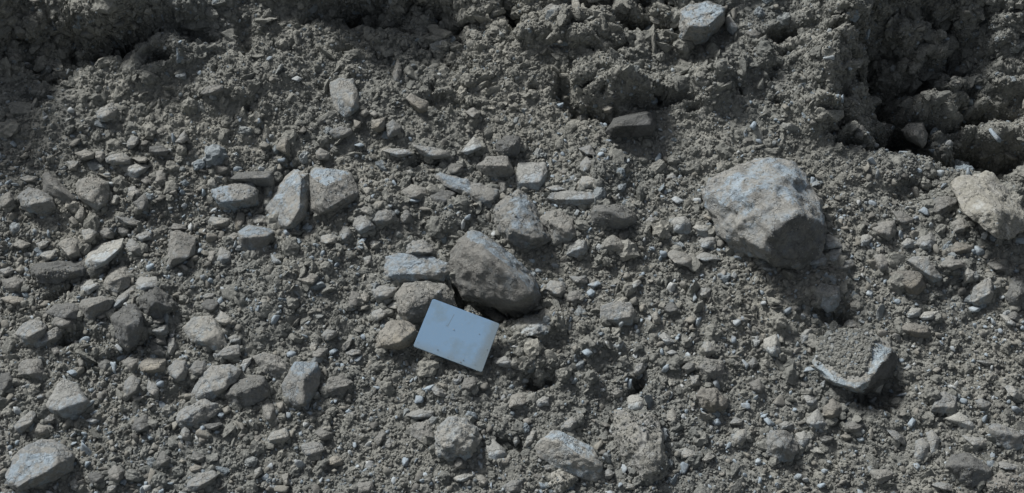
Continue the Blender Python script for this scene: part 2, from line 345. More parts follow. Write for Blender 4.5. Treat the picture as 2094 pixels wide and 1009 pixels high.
# ---------------------------------------------------------------- rocks
TILE = {'G': (0, 0, 1), 'T1': (0, 0, 2.969), 'T2': (520, 0, 2.969), 'T3': (1040, 0, 2.969), 'T4': (1554, 0, 2.969),
        'M1': (0, 330, 2.969), 'M2': (520, 330, 2.969), 'M3': (1040, 330, 2.969), 'M4': (1554, 330, 2.969),
        'B1': (0, 660, 2.891), 'B2': (520, 660, 2.891), 'B3': (1040, 660, 2.891), 'B4': (1554, 660, 2.891)}
DATA = """G|b|3|1438,398 1456,368 1495,346 1530,334 1580,326 1625,333 1652,365 1678,400 1687,445 1684,480 1672,517 1650,532 1605,550 1570,542 1535,530 1498,510 1466,478 1448,436|1530,400,38 1625,437,54 1590,452,56 1565,515,42 1678,452,28 1490,460,25 1590,380,50|the biggest boulder|biggest boulder of all, pale crusted top and smooth dark lower face, right of centre
G|g|1.7|918,540 930,510 945,485 968,474 990,482 1020,500 1045,522 1070,545 1092,570 1103,600 1100,628 1080,640 1040,640 990,622 945,602 925,575|955,508,24 1000,528,46 1045,562,54 1085,604,42 1060,618,34 975,482,10 |the big rock above the blue card|big brown grey rock with a bluish sloping edge, directly above the blue card
G|b|1.7|785,548 790,526 812,519 845,522 880,525 918,539 921,555 907,576 860,573 823,579 790,569|805,562,9 890,560,11 850,535,9|the crusted pale blue rock|wide crusted pale blue rock wedged against the left side of the big central rock
G|b|3|830,520 831,502 843,493 864,491 887,505 894,522 860,526|850,515,16 880,517,12|0|small blue topped rounded rock sitting on the crusted pale blue rock
G|g|1.7|811,602 828,580 870,577 908,581 924,600 935,628 900,650 860,655 835,662 813,640|830,640,12 900,600,14 850,600,16|0|tan brown rock face half hidden behind the top left corner of the blue card
G|t|2|764,698 776,677 795,658 825,655 850,668 858,690 838,708 815,717 769,712|817,700,22 814,662,12 850,675,12 780,700,8|0|tan rock with a dark right face touching the left corner of the blue card
M2|b|1.5|72,285 140,170 190,90 240,52 325,72 333,200 318,330 250,400 190,415 125,370 100,320|282,105,55 270,335,50 150,230,30 195,395,28 230,80,25|the upright pale block|upright pale block with a black right side, left one of a leaning pair
M2|g|1|335,75 370,35 430,42 560,58 592,75 640,190 610,240 520,290 400,328 342,305|350,85,25 430,142,55 515,118,48 405,305,40 600,200,30|the slab pair|smooth grey block with a bluish chipped top, right one of a leaning pair
M1|b|2|1275,165 1400,148 1530,130 1578,180 1565,262 1500,292 1400,302 1325,272 1285,215|1500,235,48 1350,245,45 1450,175,30|the bluish wide rock|wide rock with bluish left face, left of the leaning pair of blocks
G|d|1|467,366 482,356 530,351 555,350 562,365 559,388 540,384 500,374|490,366,8 545,364,16|0|flat dusty slab with a dark end, lying just above the bluish wide rock
G|b|1|487,474 510,459 540,464 561,473 557,488 546,507 520,517 495,513 489,497|493,486,15 548,482,15 520,484,17|the flat topped block|flat topped bluish block with a dark front, below the leaning pair
M1|b|2|105,215 175,160 240,172 320,230 347,290 280,328 190,312 125,275|290,240,45 190,265,40|the rounded rock at far left|rounded bluish grey rock near the left edge, beside a pointed wedge
M1|g|1|258,75 292,62 345,150 468,228 455,262 380,262 262,190|370,182,38 300,130,34 440,235,15|0|pointed wedge of stone with a black underside, leaning on the rounded left rock
M1|g|1.5|455,140 480,108 560,92 660,128 668,200 638,292 600,308 540,272 480,222|605,140,32 535,235,28 620,270,20|the broad dusty slab|broad dusty slab with a rough tan face, right of the pointed wedge
M1|w|1|505,610 540,540 620,500 752,466 748,522 702,568 652,624 570,660 518,645|640,604,36 728,528,28 530,604,30|the bright white slab|bright white slab with a dark underside, brightest stone in the left part
M1|g|1|1035,428 1080,420 1192,460 1182,572 1100,612 1008,668 1026,540|1070,440,32 1050,590,38 1140,585,30|the upright grey slab|upright smooth grey slab standing in bare soil, left of the flat topped block
M1|w|1|1318,602 1325,545 1340,520 1360,548 1402,550 1404,600 1350,628|1345,590,22 1390,592,15|0|little bright white chip alone on soil, right of the upright grey slab
M1|d|2.5|195,690 205,622 360,636 500,598 522,650 502,702 350,742 222,742|360,655,42 440,670,38 240,680,30|the dark lumpy rock|long dark lumpy rock directly under the bright white slab
M1|g|2|628,748 690,650 760,642 802,700 782,762 712,798 650,782|740,705,38 670,730,30|the rounded lump|rounded grey lump with a rough skin, below right of the bright white slab
M1|w|1|468,752 520,715 612,730 602,762 542,812 488,792|550,772,28 500,760,15|0|pale pointed stone left of the rounded grey lump
M1|g|1|478,882 500,842 620,815 692,840 672,902 542,972 508,942|538,885,42 650,842,30 600,900,25|the dark fronted block|block with pale top and dark front, under the pale pointed stone
M1|w|1|672,882 720,822 800,758 818,780 792,832 742,882 690,902|750,840,26 700,880,15|0|long pale narrow stone leaning upward right of the dark fronted block
G|d|1.5|224,648 253,627 276,621 291,640 294,680 284,702 262,718 245,706 236,680|257,664,22 286,660,20 262,690,14|the rock with a black lower face|rock with pale cap and smooth black lower face, left side below the rounded lump
G|b|1.5|29,684 40,668 62,656 85,655 97,670 90,690 73,708 45,702|60,688,14 85,675,10|the blue and tan stone|blue and tan stone near the left edge beside a bluish stone
B1|b|1.5|215,132 270,60 345,20 370,60 368,95 320,125 250,142|320,95,20 260,115,14|0|bluish sloping stone on the right flank of the blue and tan stone
M1|d|3|845,830 880,790 955,768 1010,820 1065,855 1070,905 1000,930 960,965 880,968|940,850,45 1010,880,35|0|dark crumbly clod lump above right of the rock with a black lower face
B1|b|1|1068,20 1110,-30 1250,-42 1322,60 1342,132 1270,165 1130,112|1290,60,22 1200,110,22|the broad flat stone|broad flat stone with a blue grey patch, left of the lower centre
B1|b|1|1275,192 1330,145 1412,128 1428,190 1392,224 1290,208|1330,195,15 1418,188,15|0|small bluish wedge with a dark underside, below the broad flat stone
B1|w|0.5|1418,262 1440,220 1492,203 1482,240 1440,294|1460,245,8|0|thin bright white flake standing right of the small bluish wedge
B1|b|1.5|1128,422 1190,310 1240,258 1360,248 1434,280 1402,342 1340,402 1250,462 1140,474|1355,285,32 1330,385,30 1200,420,25|the tilted grey rock|tilted grey rock with a blue tinged top, lower left below the small wedge
G|d|2|458,808 483,782 520,768 547,774 550,810 520,827 480,832|487,803,12 530,790,13|0|dusty dark rock adjoining the tilted grey rock on its right side
B1|b|2|1028,572 1060,520 1190,453 1282,480 1284,532 1200,604 1060,614|1200,500,25 1080,580,20|0|dusty flat rock just below the tilted grey rock
B2|b|1|162,372 200,310 240,228 370,233 392,280 387,362 350,434 300,504 230,494 170,434|290,332,52 372,256,22 292,484,34 222,290,26|the cube like block|angular cube like block with bluish top and dark side, lower left of the card
B2|g|2|0,205 60,178 150,198 202,240 212,302 150,328 40,292|120,250,25 180,280,20|0|rough pale topped rock at the upper left of the cube like block
B2|g|2|418,392 450,330 520,308 584,350 582,392 510,424 440,418|500,385,26 560,370,20|0|dusty lump with a black shadow under it, right of the cube like block
B1|w|1|266,492 300,430 340,358 380,333 452,360 502,430 544,480 480,544 380,568 305,530|345,518,36 505,464,34 420,480,36 |the pale faceted rock|pale faceted rock with a dark lower face, lower left
B1|b|1.5|33,902 60,810 130,740 230,693 320,693 402,740 442,800 432,872 340,920 260,952 110,1010 58,965|108,955,44 335,842,62 340,765,45 425,790,28 235,905,54 70,840,15|the large bottom left rock|large rock in the bottom left corner with bluish top and dark front
B1|b|1|78,612 130,560 190,518 218,540 192,602 130,654 88,642|185,590,22 110,620,15|0|bluish pointed stone between the pale faceted rock and the large bottom left rock
B1|b|1|1098,992 1110,940 1170,890 1262,873 1292,900 1252,952 1180,994 1120,1010|1175,970,24 1272,912,14 1120,975,18|the bright blue slab at the bottom|bright blue topped slab with a dark front edge at the bottom, left of centre
B2|b|1|73,692 100,650 190,618 212,680 190,704 84,724|195,675,14 95,695,14|the blue slate chip|blue grey slate chip with a thin dark front, below the cube like block
B2|b|1|278,722 340,703 400,713 422,750 370,794 308,804 284,762|370,770,16 310,780,14|the flat blue stone|flat angular blue stone, below right of the blue slate chip
B2|b|3|1062,692 1090,610 1150,553 1230,568 1312,620 1338,682 1302,764 1242,804 1130,810 1078,774|1200,680,52 1255,740,42 1130,740,40|the round dusty boulder|round dusty boulder with bluish flecks, below the blue card
B2|w|1|1368,722 1410,688 1482,745 1504,792 1430,824 1388,792|1470,765,24 1410,780,15|0|white capped stone on the right of the round dusty boulder
B2|g|2|912,620 960,590 1040,568 1058,640 1062,682 1000,704 928,662|1000,630,18 1030,670,16|0|dusty broad stone left of the round dusty boulder
B3|b|1.5|158,737 190,690 260,638 300,638 400,690 502,750 552,830 558,902 520,948 440,924 270,854 183,792|205,695,26 290,708,38 440,798,44 543,850,30|the long slab|long slab with a blue upper band and rough lower face, bottom centre
B3|p|4|628,518 700,516 860,538 892,570 897,650 907,720 944,830 932,892 850,954 788,922 718,852 658,772 618,660|760,700,55 835,860,52 690,570,28 860,590,28 900,800,35|the tall crumbly rock|tall crumbly pale rock narrowing downward, right of the long slab
B3|w|1.5|698,472 710,433 780,428 802,470 792,522 713,518|760,500,20 720,490,15|0|small pale block perched on top of the tall crumbly rock
B3|p|2.5|232,960 260,888 320,868 392,910 372,972 300,1010|320,940,28|0|pale dusty lump at the bottom edge under the long slab
B3|t|3|1108,432 1150,393 1230,398 1284,450 1284,502 1220,544 1148,502|1220,480,34 1160,440,25|the tan knob|rounded tan knob of crumbly rock, upper right of the tall crumbly rock
B3|g|2|1118,262 1170,213 1270,228 1284,302 1230,348 1158,322|1210,290,26|0|dusty grey rounded lump above the tan knob
B4|b|1.5|313,242 330,180 380,100 480,38 620,48 755,115 804,185 806,255 772,322 700,404 640,420 540,400 430,358 356,314|330,258,24 440,345,48 560,390,62 645,342,68 722,240,64 772,182,40 520,220,40|the soil topped rock|large rock capped with loose soil, pale rim and black lower edge, lower right
B4|b|1|1008,522 1040,430 1090,403 1164,440 1158,534 1080,540|1030,500,15 1145,500,18 1090,450,15|the striped blue stone|squarish streaked blue stone right of the soil topped rock
B4|w|1|1088,567 1180,528 1242,570 1268,610 1254,648 1180,612|1200,590,15 1245,610,14|0|flat pale chip with pointed left end, just below the striped blue stone
B4|b|1.5|1348,612 1400,596 1500,630 1560,668 1556,742 1480,764 1388,704|1385,640,22 1500,670,26|the rock at the right edge|bluish topped rock near the right edge, right of the flat pale chip
B4|d|1.5|1098,857 1130,780 1230,768 1284,830 1374,870 1354,944 1250,974 1178,934|1130,845,34 1262,848,42 1350,882,28|the dark fronted corner rock|rock with blue top and black front, near the bottom right corner
B4|t|3|1326,962 1360,910 1440,883 1562,908 1600,960 1560,1030 1340,1012|1440,960,25|0|tan crumbly rock filling the bottom right corner
B4|b|2.5|22,692 60,640 150,628 212,680 234,762 190,814 110,834 38,782|130,720,44 180,770,30|the bluish lump|rounded bluish dusty lump left of and below the soil topped rock
B4|b|1|908,802 920,700 960,678 1002,720 992,802 950,822|960,760,18|0|left one of two upright bluish stones standing side by side, lower right
B4|b|1|980,650 1020,628 1062,680 1052,762 1012,782 1002,700|1040,700,18|0|right one of two upright bluish stones standing side by side, lower right
G|p|3.5|1945,380 1960,368 2000,362 2027,360 2048,385 2082,412 2096,440 2098,470 2070,490 2038,487 2000,447 1968,430|2000,400,22 2050,440,26 2020,385,14|the pale crumbly rock|large pale crumbly rock by the right edge under the dark hollow
M4|b|1|893,602 930,578 1022,578 1062,640 1114,722 1050,740 998,702 938,632|1035,695,24 960,620,18|the long blue stone|long bluish stone pointing down right, right of the biggest boulder
M4|t|1|786,680 840,663 950,668 1002,700 1014,762 950,824 898,802 828,742|915,772,26 985,708,20 950,750,26|0|tan angular block touching the long blue stone on its lower left
M4|w|1.5|316,790 370,738 482,758 494,842 462,892 410,924 368,882|395,800,26 472,822,28 410,900,10|the white topped wedge|white topped wedge pointing down, above left of the soil topped rock
M4|w|1|262,622 300,565 360,538 412,590 392,637 320,634|330,620,18 385,610,16|0|bright pale stone at the lower right foot of the biggest boulder
M4|w|1|400,560 430,535 498,528 494,590 450,618 418,602|450,595,16|0|whitish blue stone, middle one of three in a row by the biggest boulder
M4|b|1|473,652 510,605 562,598 578,630 530,663|530,645,12|0|small blue white chip, rightmost of three in a row by the biggest boulder
M4|w|1|882,927 920,888 982,893 972,942 900,953|930,935,16|the pale twin stones|left one of two small pale stones with black undersides, right side
M4|w|1|963,947 1000,915 1088,908 1052,963 990,968|1030,950,16|0|right one of two small pale stones with black undersides, right side
B4|t|1.5|818,32 880,3 1000,28 1014,80 960,98 848,62|900,50,22 990,60,18|0|flat tan stone directly under the two small pale stones
M4|b|1.5|1268,852 1300,760 1400,698 1424,800 1392,862 1330,882|1395,800,24 1310,850,15|0|large smooth bluish stone half buried near the right edge
G|d|1.5|2056,610 2070,570 2094,560 2115,600 2110,640 2072,630|2085,600,15|0|dark fronted rock cut by the right edge, half way down
T2|b|1.5|462,502 530,474 600,483 628,560 638,652 602,694 550,718 508,682 466,592|605,640,32 545,600,30 500,560,15|the oval blue slab|oval blue grey slab standing upright alone, upper left of centre
T2|b|1|452,797 520,766 592,783 598,812 540,843 483,843|540,820,16|0|flat bluish stone just below the oval blue slab
T2|t|1|127,902 155,850 205,833 219,880 214,948 158,924|185,885,30 195,930,20|the small tan block|small upright tan block casting a dark shadow, left and below the oval blue slab
T2|t|1.5|713,732 796,713 794,792 745,804 713,782|750,770,26|0|squarish tan stone, left one of two side by side right of the oval slab
T2|b|1.5|798,762 840,723 894,770 884,823 808,834|850,790,24|0|bluish stone, right one of two side by side right of the oval slab
T2|w|0.7|1252,922 1290,880 1330,828 1404,890 1372,908 1290,944|1345,905,26 1290,920,14|the pale triangular flake|pale triangular flake with a black underside, upper centre
T2|b|1|958,880 1050,888 1182,918 1194,952 1100,970 1018,944|1090,948,22|0|flat bluish slab roofing a black hollow, left of the pale triangular flake
T2|w|1|778,915 830,902 942,908 964,935 880,958 828,942|870,940,14|0|narrow white and blue stone, farthest left in the row with the triangular flake
G|d|1.5|1013,294 1035,277 1062,281 1069,303 1061,319 1030,320 1016,311|1050,296,12|0|dark rough block behind and right of the pale triangular flake
G|g|1|974,338 998,320 1037,318 1054,353 1047,363 1002,364 983,352|1000,338,14 1040,340,16|0|stone with pale top and dark front below the pale triangular flake
M3|w|0.7|42,102 60,8 222,3 238,60 222,122 182,178 48,152|190,125,26 70,130,15|the square pale stone|square pale flat stone right of centre top, below the dark rough block
M3|w|1|232,227 260,193 350,178 502,188 564,220 520,258 440,274 298,254|450,232,24 290,232,14|0|long flat pale slab below right of the square pale stone
G|b|2|1008,430 1033,400 1060,386 1080,400 1087,425 1104,445 1120,470 1130,492 1105,505 1070,512 1040,502 1018,470|1065,445,24 1095,482,22 1045,470,18|the tall dusty rock|tall dusty bluish rock above right of the big central rock
M3|g|3|192,342 230,308 320,303 404,370 419,442 370,489 288,499 262,455 218,390|310,400,40 360,440,32|0|rounded rough lump touching the right side of the tall dusty rock
M3|d|1|498,312 520,268 600,263 702,268 774,320 779,372 700,419 638,404 550,394 512,382|545,300,34 620,305,50 690,350,48 |the dark faced rock|dark faced angular rock with a lighter right side, between square pale stone and biggest boulder
M2|b|3|1098,87 1130,68 1232,98 1332,128 1482,178 1474,242 1440,294 1388,264 1278,194 1148,144|1380,200,26 1240,140,20 1430,240,24|0|long pale blue crusted rock sloping down right, above the big central rock
M3|g|1|548,532 590,470 630,443 712,500 707,547 600,553|620,505,22|0|half buried pointed grey stone below the dark faced rock
M3|w|1|348,572 370,510 430,473 472,480 482,550 430,588|440,530,24 380,550,14|0|pale topped stone with dark lower edge, right of the tall dusty rock's foot
M3|w|1|983,377 1010,340 1072,333 1108,370 1113,432 1058,458 1008,427|1055,372,26 1030,415,20|the white and grey chip|chip with white left face and dark right face, left of the biggest boulder
M3|b|1|556,962 560,880 650,848 742,858 774,930 752,998 680,993|735,945,24 620,960,12|the round edged flat stone|flat bluish stone with a rounded right edge, half way between card and biggest boulder, low
G|w|2|1047,668 1070,652 1100,647 1128,658 1121,673 1090,686 1060,685|1100,668,9|0|long pale stone just right of the blue card
T3|b|2|1043,65 1110,35 1240,28 1312,46 1308,130 1255,200 1192,260 1112,282 1043,258 1060,200|1098,160,80 1205,162,95 1292,80,50 1120,240,40|the boulder at the top|blue topped boulder with a dark blunt nose at the top edge, right of centre
T3|w|1|1308,122 1340,88 1394,170 1362,219 1323,182|1350,160,20|0|small pale wedge leaning on the right side of the boulder at the top
T3|k|0.7|582,803 640,718 830,672 893,688 899,762 872,829 700,834 618,839|640,765,60 750,712,110 842,684,100 860,760,60|the dark wedge|dark smooth wedge with a thin pale upper edge, on bare soil above the biggest boulder
T1|g|1.5|718,392 760,348 830,298 870,260 908,260 918,290 902,352 842,394 780,418 733,412|890,345,20 800,400,18|the curved slab|curved dusty slab at the mouth of the dark hollow, upper left
T1|g|1|508,287 560,288 658,323 657,354 590,344 538,312|620,335,14|0|thin pointed stone left of the curved slab
T1|b|2|573,702 610,653 680,628 714,660 708,718 650,744 598,738|650,700,26|the lone lump|bluish rounded lump alone on fine soil below the curved slab
T1|g|1|1213,572 1250,530 1310,513 1358,518 1353,552 1310,578 1240,583|1290,560,20|0|flat pale stone lying on soil left of the oval blue slab
T4|g|2|858,792 900,753 987,748 1014,860 987,899 898,844|950,830,35|the block in the dark hollow|dim grey block hanging in the dark hollow, far upper right"""
